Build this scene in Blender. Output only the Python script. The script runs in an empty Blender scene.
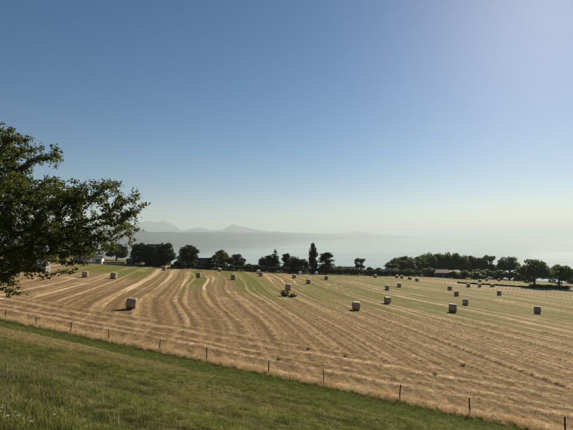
import bpy, math, random
import numpy as np
R = math.radians
rng = np.random.default_rng(7)
random.seed(7)
scene = bpy.context.scene
COL = scene.collection

# ---------------------------------------------------------------- camera
cam_d = bpy.data.cameras.new('camera')
cam_d.sensor_width = 36.0
cam_d.lens = 36.0 * 430.0 / 573.0
cam_d.clip_start = 0.1
cam_d.clip_end = 300000.0
cam = bpy.data.objects.new('camera', cam_d)
COL.objects.link(cam)
cam.location = (0, 0, 0)
cam.rotation_euler = (R(90 + 2.53), 0, 0)
scene.camera = cam

# ---------------------------------------------------------------- sky, sun, exposure
SUN_AZ, SUN_EL = 33.0, 27.0            # degrees right of the view axis, above the horizon
world = bpy.data.worlds.new('World')
scene.world = world
world.use_nodes = True
wn = world.node_tree
wn.nodes.clear()
w_out = wn.nodes.new('ShaderNodeOutputWorld')
w_bg = wn.nodes.new('ShaderNodeBackground')
w_sky = wn.nodes.new('ShaderNodeTexSky')
w_sky.sky_type = 'NISHITA'
w_sky.sun_disc = False
w_sky.sun_elevation = R(SUN_EL)
w_sky.sun_rotation = R(SUN_AZ)
w_sky.altitude = 700
w_sky.air_density = 1.0
w_sky.dust_density = 0.5
w_sky.ozone_density = 4.0
w_bg.inputs['Strength'].default_value = 0.05
w_hs = wn.nodes.new('ShaderNodeHueSaturation')
w_hs.inputs['Hue'].default_value = 0.498
w_hs.inputs['Saturation'].default_value = 1.26
wn.links.new(w_sky.outputs[0], w_hs.inputs['Color'])
wn.links.new(w_hs.outputs[0], w_bg.inputs['Color'])
wn.links.new(w_bg.outputs[0], w_out.inputs['Surface'])

sun_d = bpy.data.lights.new('sun', 'SUN')
sun_d.energy = 5.0
sun_d.angle = R(0.5)
sun_d.color = (1.0, 0.87, 0.66)
sun = bpy.data.objects.new('sun', sun_d)
COL.objects.link(sun)
sun.rotation_euler = (R(90 - SUN_EL), 0, R(180 - SUN_AZ))
sun.location = (200, 300, 200)

scene.view_settings.view_transform = 'Standard'
scene.view_settings.look = 'None'
scene.view_settings.exposure = 0.5
scene.view_settings.gamma = 1.0
scene.view_settings.use_curve_mapping = False
scene.render.engine = 'CYCLES'
scene.cycles.use_denoising = True
scene.cycles.max_bounces = 6
scene.cycles.transparent_max_bounces = 8
scene.cycles.volume_bounces = 1

# ---------------------------------------------------------------- helpers
def tag(o, label=None, cat=None, group=None, kind=None):
    if label: o['label'] = label
    if cat: o['category'] = cat
    if group: o['group'] = group
    if kind: o['kind'] = kind
    return o

def mesh_np(name, V, F, mats=(), mat_idx=None, smooth=False):
    V = np.asarray(V, dtype=np.float32); F = np.asarray(F, dtype=np.int32)
    n = F.shape[1]
    me = bpy.data.meshes.new(name)
    me.vertices.add(len(V)); me.vertices.foreach_set('co', V.ravel())
    me.loops.add(F.size); me.loops.foreach_set('vertex_index', F.ravel())
    me.polygons.add(len(F))
    me.polygons.foreach_set('loop_start', np.arange(0, F.size, n, dtype=np.int32))
    for m in mats: me.materials.append(m)
    if mat_idx is not None: me.polygons.foreach_set('material_index', np.asarray(mat_idx, dtype=np.int32))
    me.polygons.foreach_set('use_smooth', np.full(len(F), bool(smooth)))
    me.update(calc_edges=True)
    me.validate()
    return me

def obj(name, me, parent=None, loc=(0, 0, 0), rz=0.0, scale=None):
    o = bpy.data.objects.new(name, me)
    COL.objects.link(o)
    o.location = loc
    o.rotation_euler = (0, 0, rz)
    if scale is not None: o.scale = scale
    if parent: o.parent = parent
    return o

def attr(me, name, vals):
    a = me.attributes.new(name, 'FLOAT', 'POINT')
    a.data.foreach_set('value', np.asarray(vals, dtype=np.float32))

class MB:
    """collects simple solids into one mesh"""
    def __init__(s): s.v, s.f, s.m = [], [], []
    def box(s, x0, x1, y0, y1, z0, z1, m=0):
        k = len(s.v)
        s.v += [(x0,y0,z0),(x1,y0,z0),(x1,y1,z0),(x0,y1,z0),(x0,y0,z1),(x1,y0,z1),(x1,y1,z1),(x0,y1,z1)]
        for q in ((0,3,2,1),(4,5,6,7),(0,1,5,4),(1,2,6,5),(2,3,7,6),(3,0,4,7)):
            s.f.append(tuple(k+i for i in q)); s.m.append(m)
        return s
    def poly(s, pts, m=0):
        k = len(s.v); s.v += list(pts); s.f.append(tuple(range(k, k+len(pts)))); s.m.append(m)
        return s
    def tube(s, pts, rad, n=7, m=0, cap=True):
        pts = [np.array(p, float) for p in pts]; k0 = len(s.v)
        for i, p in enumerate(pts):
            d = pts[min(i+1, len(pts)-1)] - pts[max(i-1, 0)]; d = d/ (np.linalg.norm(d)+1e-9)
            a = np.cross(d, (0.31, 0.9, 0.2)); a /= np.linalg.norm(a); b = np.cross(d, a)
            for j in range(n):
                t = 2*math.pi*j/n
                s.v.append(tuple(p + rad[i]*(a*math.cos(t) + b*math.sin(t))))
        for i in range(len(pts)-1):
            for j in range(n):
                A = k0+i*n+j; B = k0+i*n+(j+1) % n
                s.f.append((A, B, B+n, A+n)); s.m.append(m)
        if cap:
            s.f.append(tuple(k0+j for j in range(n))[::-1]); s.m.append(m)
            s.f.append(tuple(k0+(len(pts)-1)*n+j for j in range(n))); s.m.append(m)
        return s
    def mesh(s, name, mats, smooth=False):
        me = bpy.data.meshes.new(name)
        me.from_pydata([tuple(map(float, p)) for p in s.v], [], s.f)
        for mm in mats: me.materials.append(mm)
        me.polygons.foreach_set('material_index', s.m)
        me.polygons.foreach_set('use_smooth', [smooth]*len(s.f))
        me.update()
        return me

def smoothstep(a, b, x):
    t = np.clip((np.asarray(x, float)-a)/(b-a), 0, 1)
    return t*t*(3-2*t)

def vnoise(x, y, seed=0):
    """smooth value noise, about 0..1"""
    x = np.asarray(x, float); y = np.asarray(y, float)
    xi = np.floor(x).astype(np.int64); yi = np.floor(y).astype(np.int64)
    fx = x-xi; fy = y-yi
    fx = fx*fx*(3-2*fx); fy = fy*fy*(3-2*fy)
    def h(a, b):
        n = (a*374761393 + b*668265263 + seed*982451653) & 0x7fffffff
        n = ((n ^ (n >> 13))*1274126177) & 0x7fffffff
        return ((n ^ (n >> 16)) & 0xffff)/65535.0
    return (h(xi,yi)*(1-fx)+h(xi+1,yi)*fx)*(1-fy) + (h(xi,yi+1)*(1-fx)+h(xi+1,yi+1)*fx)*fy

def fbm(x, y, seed=0, o=4):
    t = 0; a = 0.5; f = 1.0
    for i in range(o):
        t = t + a*vnoise(x*f, y*f, seed+i*17); a *= 0.5; f *= 2.03
    return t/(1-0.5**o)

# ---------------------------------------------------------------- lie of the land (eye at z = 0)
NX, NY = 0.4334, 0.9012       # across the fence, downhill
TX, TY = 0.9012, -0.4334      # along the fence
S0 = 29.1                     # metres from the viewer to the fence
LAKE = -250.0
FX = [-2000, -200, -70, -47, -14, 6, 25, 49, 70, 110, 2000]
FY = [230, 230, 215, 196, 196, 206, 222, 242, 290, 345, 345]

def H(X, Y):
    X = np.asarray(X, float); Y = np.asarray(Y, float)
    z = -9.35 - 0.0661*np.clip(X, -260, 500) - 0.0415*Y
    d = np.maximum(0, S0-(NX*X+NY*Y))
    dd = np.minimum(d, 42)
    z = z + 0.283*(np.sqrt(dd*dd+4)-2) + 0.05*np.maximum(0, d-42)
    q = np.maximum(0, Y-np.interp(X, FX, FY))
    z = z - 0.12*(np.sqrt(q*q+900)-30)
    return np.maximum(z, -262.0)

def h1(x, y): return float(H(x, y))

def bank_detail(X, Y):
    s = NX*X+NY*Y-S0
    t = TX*X+TY*Y
    w = smoothstep(-1, -5, s)
    z = 0.10*np.sin(2*math.pi*(s + 1.6*fbm(t*0.06, s*0.15, 3))/3.7)*fbm(t*0.05+9, s*0.2, 5)*1.6
    z = z + 0.16*(fbm(X*0.35, Y*0.35, 11)-0.5) + 0.06*(fbm(X*1.3, Y*1.3, 12)-0.5)
    return z*w

def row_coord(X, Y):
    return X + Y*(0.20+0.17*smoothstep(-12, 34, X)) + 6.0*(fbm(X*0.026, Y*0.02, 21, 2)-0.5) + 1.2*(fbm(X*0.08, Y*0.045, 22, 2)-0.5)

def straw_mask(X, Y):
    """pale windrows of loose straw, 0..1"""
    s = NX*X+NY*Y-S0
    t = TX*X+TY*Y
    head = 1-smoothstep(8.5, 14.5, s+5*(fbm(t*0.05, s*0.05, 31)-0.5))
    r = row_coord(X, Y)
    k = np.floor(r/5.4); ph = r/5.4-k
    kk = vnoise(k*7.3, 0*k+0.5, 41)
    l1 = np.exp(-((ph-0.30-0.1*kk-0.15*(vnoise(k*9.1, Y*0.05, 401)-0.5))/0.046)**2)*(0.35+1.0*vnoise(k*3.1, Y*0.035, 42))
    l2 = np.exp(-((ph-0.66+0.08*kk-0.15*(vnoise(k*4.7, Y*0.06+7, 402)-0.5))/0.038)**2)*(0.12+1.1*vnoise(k*5.7, Y*0.04+4, 43))
    l3 = np.exp(-((ph-0.95)/0.05)**2)*0.45*vnoise(k*2.3, Y*0.04, 44)
    rows = (l1+l2+l3)*(0.75+0.65*fbm(X*0.9, Y*0.9, 45)) + 0.22*smoothstep(0.55, 0.78, fbm(X*0.25, Y*0.25, 49))
    hs = s + 1.0*(fbm(t*0.1, s*0.2, 46)-0.5)
    hr = 0.0
    for c, w in ((1.0, 0.9), (4.1, 0.5), (5.9, 0.45), (8.7, 0.6), (11.2, 0.45)):
        hr = hr + np.exp(-((hs-c)/w)**2)*(0.35+0.6*vnoise(t*0.12, c*3, 47))
    hr = hr*(0.5+0.9*fbm(X*0.6, Y*0.6, 48))
    return np.clip(rows*(1-head)+hr*head, 0, 1.2)

def green_mask(X, Y):
    s = NX*X+NY*Y-S0
    r = row_coord(X, Y)
    far = smoothstep(30, 74, s + 30*(fbm(X*0.022, Y*0.022, 51)-0.5) + 0.16*np.minimum(X, 70))
    st = smoothstep(0.40, 0.62, 0.62*vnoise(r/6.2, Y*0.008, 52) + 0.38*vnoise(r/2.3, Y*0.02, 53))
    return np.clip(far*(0.30+1.15*st)*(0.5+0.9*fbm(r*0.5, Y*0.05, 54)), 0, 1)

# ---------------------------------------------------------------- materials
def new_mat(name):
    m = bpy.data.materials.new(name); m.use_nodes = True
    nt = m.node_tree; nt.nodes.clear()
    out = nt.nodes.new('ShaderNodeOutputMaterial')
    return m, nt, out

def N(nt, typ, **kw):
    n = nt.nodes.new(typ)
    for k, v in kw.items(): setattr(n, k, v)
    return n

def noise(nt, vec, scale, detail=4, rough=0.55):
    n = N(nt, 'ShaderNodeTexNoise'); n.inputs['Scale'].default_value = scale
    n.inputs['Detail'].default_value = detail; n.inputs['Roughness'].default_value = rough
    if vec is not None: nt.links.new(vec, n.inputs['Vector'])
    return n.outputs['Fac']

def ramp(nt, fac, a, b):
    n = N(nt, 'ShaderNodeMapRange', interpolation_type='SMOOTHSTEP')
    n.inputs['From Min'].default_value = a; n.inputs['From Max'].default_value = b
    nt.links.new(fac, n.inputs['Value'])
    return n.outputs['Result']

def mix(nt, fac, c1, c2):
    n = N(nt, 'ShaderNodeMix', data_type='RGBA')
    for sock, c in ((n.inputs[6], c1), (n.inputs[7], c2)):
        if isinstance(c, tuple): sock.default_value = (*c, 1)
        else: nt.links.new(c, sock)
    if isinstance(fac, (int, float)): n.inputs[0].default_value = fac
    else: nt.links.new(fac, n.inputs[0])
    return n.outputs[2]

def mth(nt, op, a, b=None):
    n = N(nt, 'ShaderNodeMath', operation=op)
    for i, v in enumerate((a, b)):
        if v is None: continue
        if isinstance(v, (int, float)): n.inputs[i].default_value = v
        else: nt.links.new(v, n.inputs[i])
    return n.outputs[0]

def bsdf(nt, out, color, rough=0.9, spec=0.2, bump=None, bump_d=0.02, bump_s=0.6):
    p = N(nt, 'ShaderNodeBsdfPrincipled')
    p.inputs['Roughness'].default_value = rough
    p.inputs['Specular IOR Level'].default_value = spec
    if isinstance(color, tuple): p.inputs['Base Color'].default_value = (*color, 1)
    else: nt.links.new(color, p.inputs['Base Color'])
    if bump is not None:
        b = N(nt, 'ShaderNodeBump'); b.inputs['Distance'].default_value = bump_d; b.inputs['Strength'].default_value = bump_s
        nt.links.new(bump, b.inputs['Height']); nt.links.new(b.outputs[0], p.inputs['Normal'])
    nt.links.new(p.outputs[0], out.inputs['Surface'])
    return p

def plain(name, c, var=0.25, scale=3.0, rough=0.85, spec=0.25, bump_d=0.01):
    m, nt, out = new_mat(name)
    tc = N(nt, 'ShaderNodeTexCoord').outputs['Object']
    f = noise(nt, tc, scale, 5)
    col = mix(nt, f, tuple(x*(1-var) for x in c), tuple(min(1, x*(1+var)) for x in c))
    bsdf(nt, out, col, rough, spec, noise(nt, tc, scale*4, 3), bump_d)
    return m

def leafy(name, c, trans=0.35, tc=None, gloss=0.15, obj_var=True):
    """leaf: diffuse reflection plus light coming through"""
    m, nt, out = new_mat(name)
    geo = N(nt, 'ShaderNodeNewGeometry').outputs['Position']
    f = noise(nt, geo, 0.9, 3)
    col = mix(nt, f, tuple(x*0.7 for x in c), tuple(x*1.3 for x in c))
    p = N(nt, 'ShaderNodeBsdfPrincipled'); p.inputs['Roughness'].default_value = 0.5
    p.inputs['Specular IOR Level'].default_value = gloss
    nt.links.new(col, p.inputs['Base Color'])
    t = N(nt, 'ShaderNodeBsdfTranslucent'); t.inputs['Color'].default_value = (*(tc or (c[0]*1.5, c[1]*1.6, c[2]*0.7)), 1)
    ms = N(nt, 'ShaderNodeMixShader'); ms.inputs[0].default_value = trans
    nt.links.new(p.outputs[0], ms.inputs[1]); nt.links.new(t.outputs[0], ms.inputs[2])
    nt.links.new(ms.outputs[0], out.inputs['Surface'])
    return m

def grass_colour(nt, vec):
    """meadow colour over the bank: lush by the fence, a dry strip above it, mottled olive up the slope"""
    d = N(nt, 'ShaderNodeVectorMath', operation='DOT_PRODUCT')
    nt.links.new(vec, d.inputs[0]); d.inputs[1].default_value = (NX, NY, 0)
    s = mth(nt, 'SUBTRACT', d.outputs['Value'], S0)
    d2 = N(nt, 'ShaderNodeVectorMath', operation='DOT_PRODUCT')
    nt.links.new(vec, d2.inputs[0]); d2.inputs[1].default_value = (TX, TY, 0)
    t = d2.outputs['Value']
    n1 = noise(nt, vec, 0.22, 4); n2 = noise(nt, vec, 1.1, 4); n3 = noise(nt, vec, 0.09, 2)
    sw = mth(nt, 'ADD', s, mth(nt, 'MULTIPLY', mth(nt, 'SUBTRACT', n1, 0.5), 5.0))
    n4 = noise(nt, vec, 3.2, 3, 0.7)
    base = mix(nt, ramp(nt, mth(nt, 'ADD', mth(nt, 'MULTIPLY', n2, 0.55), mth(nt, 'MULTIPLY', n4, 0.45)), 0.38, 0.62), GRASS['deep'], GRASS['olive'])
    base = mix(nt, mth(nt, 'MULTIPLY', ramp(nt, n1, 0.50, 0.68), 0.5), base, GRASS['dry'])
    cb = N(nt, 'ShaderNodeCombineXYZ')
    nt.links.new(mth(nt, 'MULTIPLY', s, 0.55), cb.inputs[0]); nt.links.new(mth(nt, 'MULTIPLY', t, 0.045), cb.inputs[1])
    band = noise(nt, cb.outputs[0], 1.0, 3)
    base = mix(nt, mth(nt, 'MULTIPLY', ramp(nt, band, 0.52, 0.66), 0.55), base, GRASS['bright'])
    base = mix(nt, mth(nt, 'MULTIPLY', ramp(nt, band, 0.47, 0.36), 0.5), base, GRASS['mown_dark'])  # darker mown streaks running along the fence, the grass's own colour
    # dry strip, strongest towards the left end of the fence
    strip = mth(nt, 'MULTIPLY', ramp(nt, sw, -15.0, -10.0), mth(nt, 'SUBTRACT', 1.0, ramp(nt, sw, -6.5, -4.0)))
    left = mth(nt, 'SUBTRACT', 1.0, ramp(nt, t, -30.0, -8.0))
    strip = mth(nt, 'MULTIPLY', mth(nt, 'MULTIPLY', strip, left), mth(nt, 'ADD', 0.15, mth(nt, 'MULTIPLY', ramp(nt, n4, 0.3, 0.6), 0.7)))
    base = mix(nt, strip, base, GRASS['tan'])
    lush = mth(nt, 'MULTIPLY', ramp(nt, sw, -7.0, -4.0), 0.85)
    base = mix(nt, lush, base, mix(nt, ramp(nt, n4, 0.35, 0.65), GRASS['lush'], mix(nt, n2, GRASS['deep'], GRASS['olive'])))
    # weedy, greyer corner close to the viewer
    weeds = mth(nt, 'MULTIPLY', mth(nt, 'SUBTRACT', 1.0, ramp(nt, t, -14.0, -4.0)), mth(nt, 'SUBTRACT', 1.0, ramp(nt, sw, -20.5, -17.0)))
    base = mix(nt, mth(nt, 'MULTIPLY', weeds, ramp(nt, n2, 0.38, 0.6)), base, GRASS['grey'])
    return base

GRASS = dict(bright=(0.22, 0.27, 0.048), mown_dark=(0.085, 0.075, 0.025), deep=(0.062, 0.092, 0.014), olive=(0.205, 0.225, 0.045), dry=(0.36, 0.28, 0.115), tan=(0.48, 0.355, 0.18),
             lush=(0.095, 0.145, 0.026), grey=(0.20, 0.18, 0.10))

# grass blades: colour from where the clump stands
M_blade, nt, out = new_mat('grass_blade')
oi = N(nt, 'ShaderNodeObjectInfo')
gc = grass_colour(nt, oi.outputs['Location'])
rnd = oi.outputs['Random']
gc = mix(nt, mth(nt, 'MULTIPLY', ramp(nt, rnd, 0.78, 1.0), 0.6), gc, (0.25, 0.20, 0.09))
hsv = N(nt, 'ShaderNodeHueSaturation'); nt.links.new(gc, hsv.inputs['Color'])
nt.links.new(mth(nt, 'ADD', mth(nt, 'MULTIPLY', rnd, 0.9), 0.6), hsv.inputs['Value'])
pb = N(nt, 'ShaderNodeBsdfPrincipled'); pb.inputs['Roughness'].default_value = 0.6; pb.inputs['Specular IOR Level'].default_value = 0.25
tb = N(nt, 'ShaderNodeBsdfTranslucent'); ms = N(nt, 'ShaderNodeMixShader'); ms.inputs[0].default_value = 0.5
nt.links.new(hsv.outputs[0], pb.inputs['Base Color']); nt.links.new(hsv.outputs[0], tb.inputs['Color'])
nt.links.new(pb.outputs[0], ms.inputs[1]); nt.links.new(tb.outputs[0], ms.inputs[2]); nt.links.new(ms.outputs[0], out.inputs['Surface'])

M_bank, nt, out = new_mat('bank_soil_and_thatch')
pos = N(nt, 'ShaderNodeNewGeometry').outputs['Position']
gcol = mix(nt, 0.7, grass_colour(nt, pos), (0.05, 0.045, 0.02))
bsdf(nt, out, gcol, 0.95, 0.1, noise(nt, pos, 9, 5), 0.05)

M_field, nt, out = new_mat('stubble')
pos = N(nt, 'ShaderNodeNewGeometry').outputs['Position']
a_s = N(nt, 'ShaderNodeAttribute', attribute_name='straw').outputs['Fac']
a_g = N(nt, 'ShaderNodeAttribute', attribute_name='green').outputs['Fac']
n1 = noise(nt, pos, 2.6, 6, 0.7); n2 = noise(nt, pos, 0.5, 4); n3 = noise(nt, pos, 7.0, 4, 0.7)
stub = mix(nt, ramp(nt, n1, 0.3, 0.7), (0.150, 0.092, 0.038), (0.36, 0.240, 0.112))
stub = mix(nt, mth(nt, 'MULTIPLY', ramp(nt, n2, 0.52, 0.75), 0.5), stub, (0.20, 0.135, 0.06))
a_r = N(nt, 'ShaderNodeAttribute', attribute_name='row').outputs['Fac']
dist = mth(nt, 'MULTIPLY', n2, 3.0)
fine = mth(nt, 'SINE', mth(nt, 'ADD', mth(nt, 'MULTIPLY', a_r, 4.9), dist))
fine2 = mth(nt, 'SINE', mth(nt, 'ADD', mth(nt, 'MULTIPLY', a_r, 2.05), dist))
fs_ = mth(nt, 'ADD', mth(nt, 'MULTIPLY', fine, 0.5), mth(nt, 'MULTIPLY', fine2, 0.5))
stub = mix(nt, mth(nt, 'MULTIPLY', ramp(nt, mth(nt, 'ADD', fs_, mth(nt, 'MULTIPLY', mth(nt, 'SUBTRACT', n1, 0.5), 1.6)), 0.05, 0.9), 0.5), stub, (0.125, 0.075, 0.025))
stub = mix(nt, mth(nt, 'MULTIPLY', ramp(nt, fs_, -0.1, -0.9), 0.35), stub, (0.52, 0.36, 0.16))
sm = mth(nt, 'MULTIPLY', a_s, mth(nt, 'ADD', 0.6, mth(nt, 'MULTIPLY', n3, 0.9)))
stub = mix(nt, ramp(nt, sm, 0.08, 0.8), stub, (0.72, 0.53, 0.31))
gg = mix(nt, ramp(nt, n1, 0.3, 0.7), (0.080, 0.095, 0.010), (0.19, 0.185, 0.030))
fcol = mix(nt, mth(nt, 'MULTIPLY', a_g, mth(nt, 'SUBTRACT', 1.0, mth(nt, 'MULTIPLY', sm, 0.5))), stub, gg)
bsdf(nt, out, fcol, 0.95, 0.1, mth(nt, 'ADD', n1, n3), 0.10, 0.8)

M_straw, nt, out = new_mat('loose_straw')
oi = N(nt, 'ShaderNodeObjectInfo')
sc_ = mix(nt, oi.outputs['Random'], (0.50, 0.36, 0.17), (0.84, 0.66, 0.40))
pb = N(nt, 'ShaderNodeBsdfPrincipled'); pb.inputs['Roughness'].default_value = 0.6
tb = N(nt, 'ShaderNodeBsdfTranslucent'); ms = N(nt, 'ShaderNodeMixShader'); ms.inputs[0].default_value = 0.25
nt.links.new(sc_, pb.inputs['Base Color']); nt.links.new(sc_, tb.inputs['Color'])
nt.links.new(pb.outputs[0], ms.inputs[1]); nt.links.new(tb.outputs[0], ms.inputs[2]); nt.links.new(ms.outputs[0], out.inputs['Surface'])

M_stubble, nt, out = new_mat('cut_stubble')
oi = N(nt, 'ShaderNodeObjectInfo')
sc_ = mix(nt, oi.outputs['Random'], (0.14, 0.08, 0.03), (0.36, 0.235, 0.10))
pb = N(nt, 'ShaderNodeBsdfPrincipled'); pb.inputs['Roughness'].default_value = 0.6
tb = N(nt, 'ShaderNodeBsdfTranslucent'); ms = N(nt, 'ShaderNodeMixShader'); ms.inputs[0].default_value = 0.25
nt.links.new(sc_, pb.inputs['Base Color']); nt.links.new(sc_, tb.inputs['Color'])
nt.links.new(pb.outputs[0], ms.inputs[1]); nt.links.new(tb.outputs[0], ms.inputs[2]); nt.links.new(ms.outputs[0], out.inputs['Surface'])

M_land, nt, out = new_mat('hillside_meadow')
pos = N(nt, 'ShaderNodeNewGeometry').outputs['Position']
bsdf(nt, out, mix(nt, noise(nt, pos, 0.01, 5), (0.05, 0.075, 0.025), (0.13, 0.12, 0.05)), 0.95, 0.1)

M_water, nt, out = new_mat('lake_water')
pos = N(nt, 'ShaderNodeNewGeometry').outputs['Position']
mp = N(nt, 'ShaderNodeMapping'); nt.links.new(pos, mp.inputs['Vector']); mp.inputs['Scale'].default_value = (0.00012, 0.0009, 1)
slick = noise(nt, mp.outputs[0], 1.0, 4, 0.6)
p = bsdf(nt, out, (0.10, 0.165, 0.175), 0.2, 0.5)
rr = N(nt, 'ShaderNodeMapRange'); rr.inputs['From Min'].default_value = 0.35; rr.inputs['From Max'].default_value = 0.65
rr.inputs['To Min'].default_value = 0.05; rr.inputs['To Max'].default_value = 0.13
nt.links.new(slick, rr.inputs['Value']); nt.links.new(rr.outputs[0], p.inputs['Roughness'])
p.inputs['IOR'].default_value = 1.33

M_shore, nt, out = new_mat('far_wooded_slope')
pos = N(nt, 'ShaderNodeNewGeometry').outputs['Position']
bsdf(nt, out, mix(nt, ramp(nt, noise(nt, pos, 0.0012, 6, 0.65), 0.42, 0.6), (0.022, 0.034, 0.042), (0.05, 0.062, 0.062)), 1.0, 0.05)
M_rock, nt, out = new_mat('alpine_rock')
pos = N(nt, 'ShaderNodeNewGeometry').outputs['Position']
bsdf(nt, out, mix(nt, noise(nt, pos, 0.0009, 6, 0.65), (0.04, 0.048, 0.055), (0.12, 0.12, 0.12)), 1.0, 0.05)

M_track = plain('pale_gravel', (0.50, 0.46, 0.42), 0.2, 0.8)
M_bark = plain('bark', (0.075, 0.058, 0.042), 0.4, 5.0, 0.95, 0.1, 0.03)
M_post = plain('weathered_post', (0.085, 0.062, 0.045), 0.4, 9.0, 0.9, 0.15)
M_post_green = plain('mossy_post', (0.05, 0.062, 0.042), 0.4, 9.0, 0.9, 0.15)
M_wire = plain('galvanised_wire', (0.25, 0.25, 0.25), 0.1, 5.0, 0.5, 0.5)

M_bale, nt, out = new_mat('net_wrapped_straw')
tc = N(nt, 'ShaderNodeTexCoord').outputs['Object']
oi = N(nt, 'ShaderNodeObjectInfo').outputs['Random']
wv = N(nt, 'ShaderNodeTexWave', wave_type='BANDS', bands_direction='X'); wv.inputs['Scale'].default_value = 3.2
wv.inputs['Distortion'].default_value = 2.5; wv.inputs['Detail'].default_value = 3; nt.links.new(tc, wv.inputs['Vector'])
bc = mix(nt, ramp(nt, noise(nt, tc, 5.0, 6, 0.75), 0.32, 0.68), (0.32, 0.215, 0.11), (0.68, 0.51, 0.31))
bc = mix(nt, mth(nt, 'MULTIPLY', wv.outputs['Fac'], 0.35), bc, (0.62, 0.52, 0.38))
hs = N(nt, 'ShaderNodeHueSaturation'); nt.links.new(bc, hs.inputs['Color']); hs.inputs['Saturation'].default_value = 1.0
nt.links.new(mth(nt, 'ADD', 0.70, mth(nt, 'MULTIPLY', oi, 0.35)), hs.inputs['Value'])
bsdf(nt, out, hs.outputs[0], 0.55, 0.4, mth(nt, 'ADD', wv.outputs['Fac'], noise(nt, tc, 14, 4)), 0.06)
M_bale_end, nt, out = new_mat('coiled_straw_end')
tc = N(nt, 'ShaderNodeTexCoord').outputs['Object']
wv = N(nt, 'ShaderNodeTexWave', wave_type='RINGS', rings_direction='X'); wv.inputs['Scale'].default_value = 4.5
wv.inputs['Distortion'].default_value = 3; wv.inputs['Detail'].default_value = 4; nt.links.new(tc, wv.inputs['Vector'])
bsdf(nt, out, mix(nt, wv.outputs['Fac'], (0.26, 0.175, 0.085), (0.55, 0.42, 0.24)), 0.9, 0.1, wv.outputs['Fac'], 0.05)
M_wrap_white = plain('white_plastic_wrap', (0.74, 0.74, 0.72), 0.08, 4, 0.35, 0.5)
M_wrap_green = plain('green_plastic_wrap', (0.22, 0.33, 0.27), 0.12, 4, 0.35, 0.5)

M_wall_cream = plain('cream_render', (0.62, 0.52, 0.42), 0.1, 1.5)
M_wall_white = plain('white_render', (0.76, 0.75, 0.72), 0.07, 1.5)
M_wall_grey = plain('grey_boarding', (0.24, 0.235, 0.23), 0.2, 2.0)
M_wall_dark = plain('dark_timber_boarding', (0.09, 0.07, 0.055), 0.3, 2.0)
M_roof_brown = plain('brown_tiles', (0.13, 0.085, 0.065), 0.3, 2.5)
M_roof_pink = plain('faded_red_tiles', (0.34, 0.215, 0.19), 0.25, 1.6)
M_roof_grey = plain('grey_roofing', (0.23, 0.23, 0.235), 0.2, 1.6)
M_roof_pale = plain('pale_sheet_roofing', (0.50, 0.50, 0.50), 0.12, 1.0, 0.6)
M_frame = plain('white_window_frame', (0.7, 0.7, 0.68), 0.05, 5)
M_frame_dark = plain('dark_window_frame', (0.08, 0.07, 0.06), 0.1, 5)
M_door = plain('plank_door', (0.14, 0.085, 0.05), 0.25, 5)
M_glass, nt, out = new_mat('window_glass'); bsdf(nt, out, (0.02, 0.025, 0.03), 0.06, 0.6)
M_petal = plain('white_petals', (0.80, 0.78, 0.62), 0.05, 20)
M_stem = leafy('flower_stem', (0.10, 0.13, 0.04), 0.2)

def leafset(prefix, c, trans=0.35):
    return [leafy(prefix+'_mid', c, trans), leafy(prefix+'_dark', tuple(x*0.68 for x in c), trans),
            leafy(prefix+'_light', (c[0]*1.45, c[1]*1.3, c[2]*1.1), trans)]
L_near = leafset('near_tree_leaf', (0.078, 0.092, 0.030), 0.45)
L_broad = leafset('broad_leaf', (0.068, 0.095, 0.032), 0.38)
L_deep = leafset('deep_leaf', (0.042, 0.058, 0.023), 0.22)
L_pine = leafset('needle', (0.032, 0.046, 0.028), 0.12)
L_yellow = leafset('yellowing_leaf', (0.105, 0.112, 0.030), 0.35)
L_copper = leafset('copper_leaf', (0.060, 0.030, 0.028), 0.2)
L_weed = leafset('weed_leaf', (0.07, 0.085, 0.025), 0.3)

# ---------------------------------------------------------------- the large structure
def sheet(name, xs, ys, fz, mat, smooth=True):
    X, Y = np.meshgrid(xs, ys)
    Z = fz(X, Y)
    nx, ny = len(xs), len(ys)
    V = np.c_[X.ravel(), Y.ravel(), Z.ravel()]
    i, j = np.meshgrid(np.arange(nx-1), np.arange(ny-1))
    k = (j*nx+i).ravel()
    F = np.c_[k, k+1, k+1+nx, k+nx]
    me = mesh_np(name, V, F, [mat], smooth=smooth)
    return obj(name, me), V

def graded(a, b, lo, hi, fine, grow):
    """coordinates from a to b, step `fine` inside lo..hi and growing outside"""
    c = list(np.arange(lo, hi, fine)); s = fine; v = c[-1]
    while v < b: s *= grow; v += s; c.append(v)
    s = fine; v = c[0]; pre = []
    while v > a: s *= grow; v -= s; pre.append(v)
    return np.array(pre[::-1]+c)

def ts_sheet(name, ts, ss, detail, mat):
    T, S = np.meshgrid(ts, ss)
    X = T*TX + (S+S0)*NX; Y = T*TY + (S+S0)*NY
    Z = H(X, Y) + detail(X, Y)
    nx, ny = len(ts), len(ss)
    i, j = np.meshgrid(np.arange(nx-1), np.arange(ny-1)); k = (j*nx+i).ravel()
    me = mesh_np(name, np.c_[X.ravel(), Y.ravel(), Z.ravel()], np.c_[k, k+1, k+1+nx, k+nx], [mat], smooth=True)
    return obj(name, me), X.ravel(), Y.ravel()

def field_detail(X, Y):
    s = NX*X+NY*Y-S0
    return (0.15*straw_mask(X, Y) + 0.13*(fbm(X*1.6, Y*1.6, 61, 3)-0.5)*np.clip(1.5-s/70, 0.3, 1))*smoothstep(0, 0.8, s)

fs = graded(-0.01, 330, 0.0, 50, 0.32, 1.008)
ft = graded(-330, 300, -66, 165, 0.4, 1.03)
field, FXv, FYv = ts_sheet('stubble_field', ft, fs, field_detail, M_field)
tag(field, kind='structure')
attr(field.data, 'row', row_coord(FXv, FYv))
attr(field.data, 'straw', straw_mask(FXv, FYv))
gm = green_mask(FXv, FYv)
gm = np.maximum(gm, 0.9*smoothstep(120, 150, FXv)*smoothstep(212, 226, FYv))
attr(field.data, 'green', gm)

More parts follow.
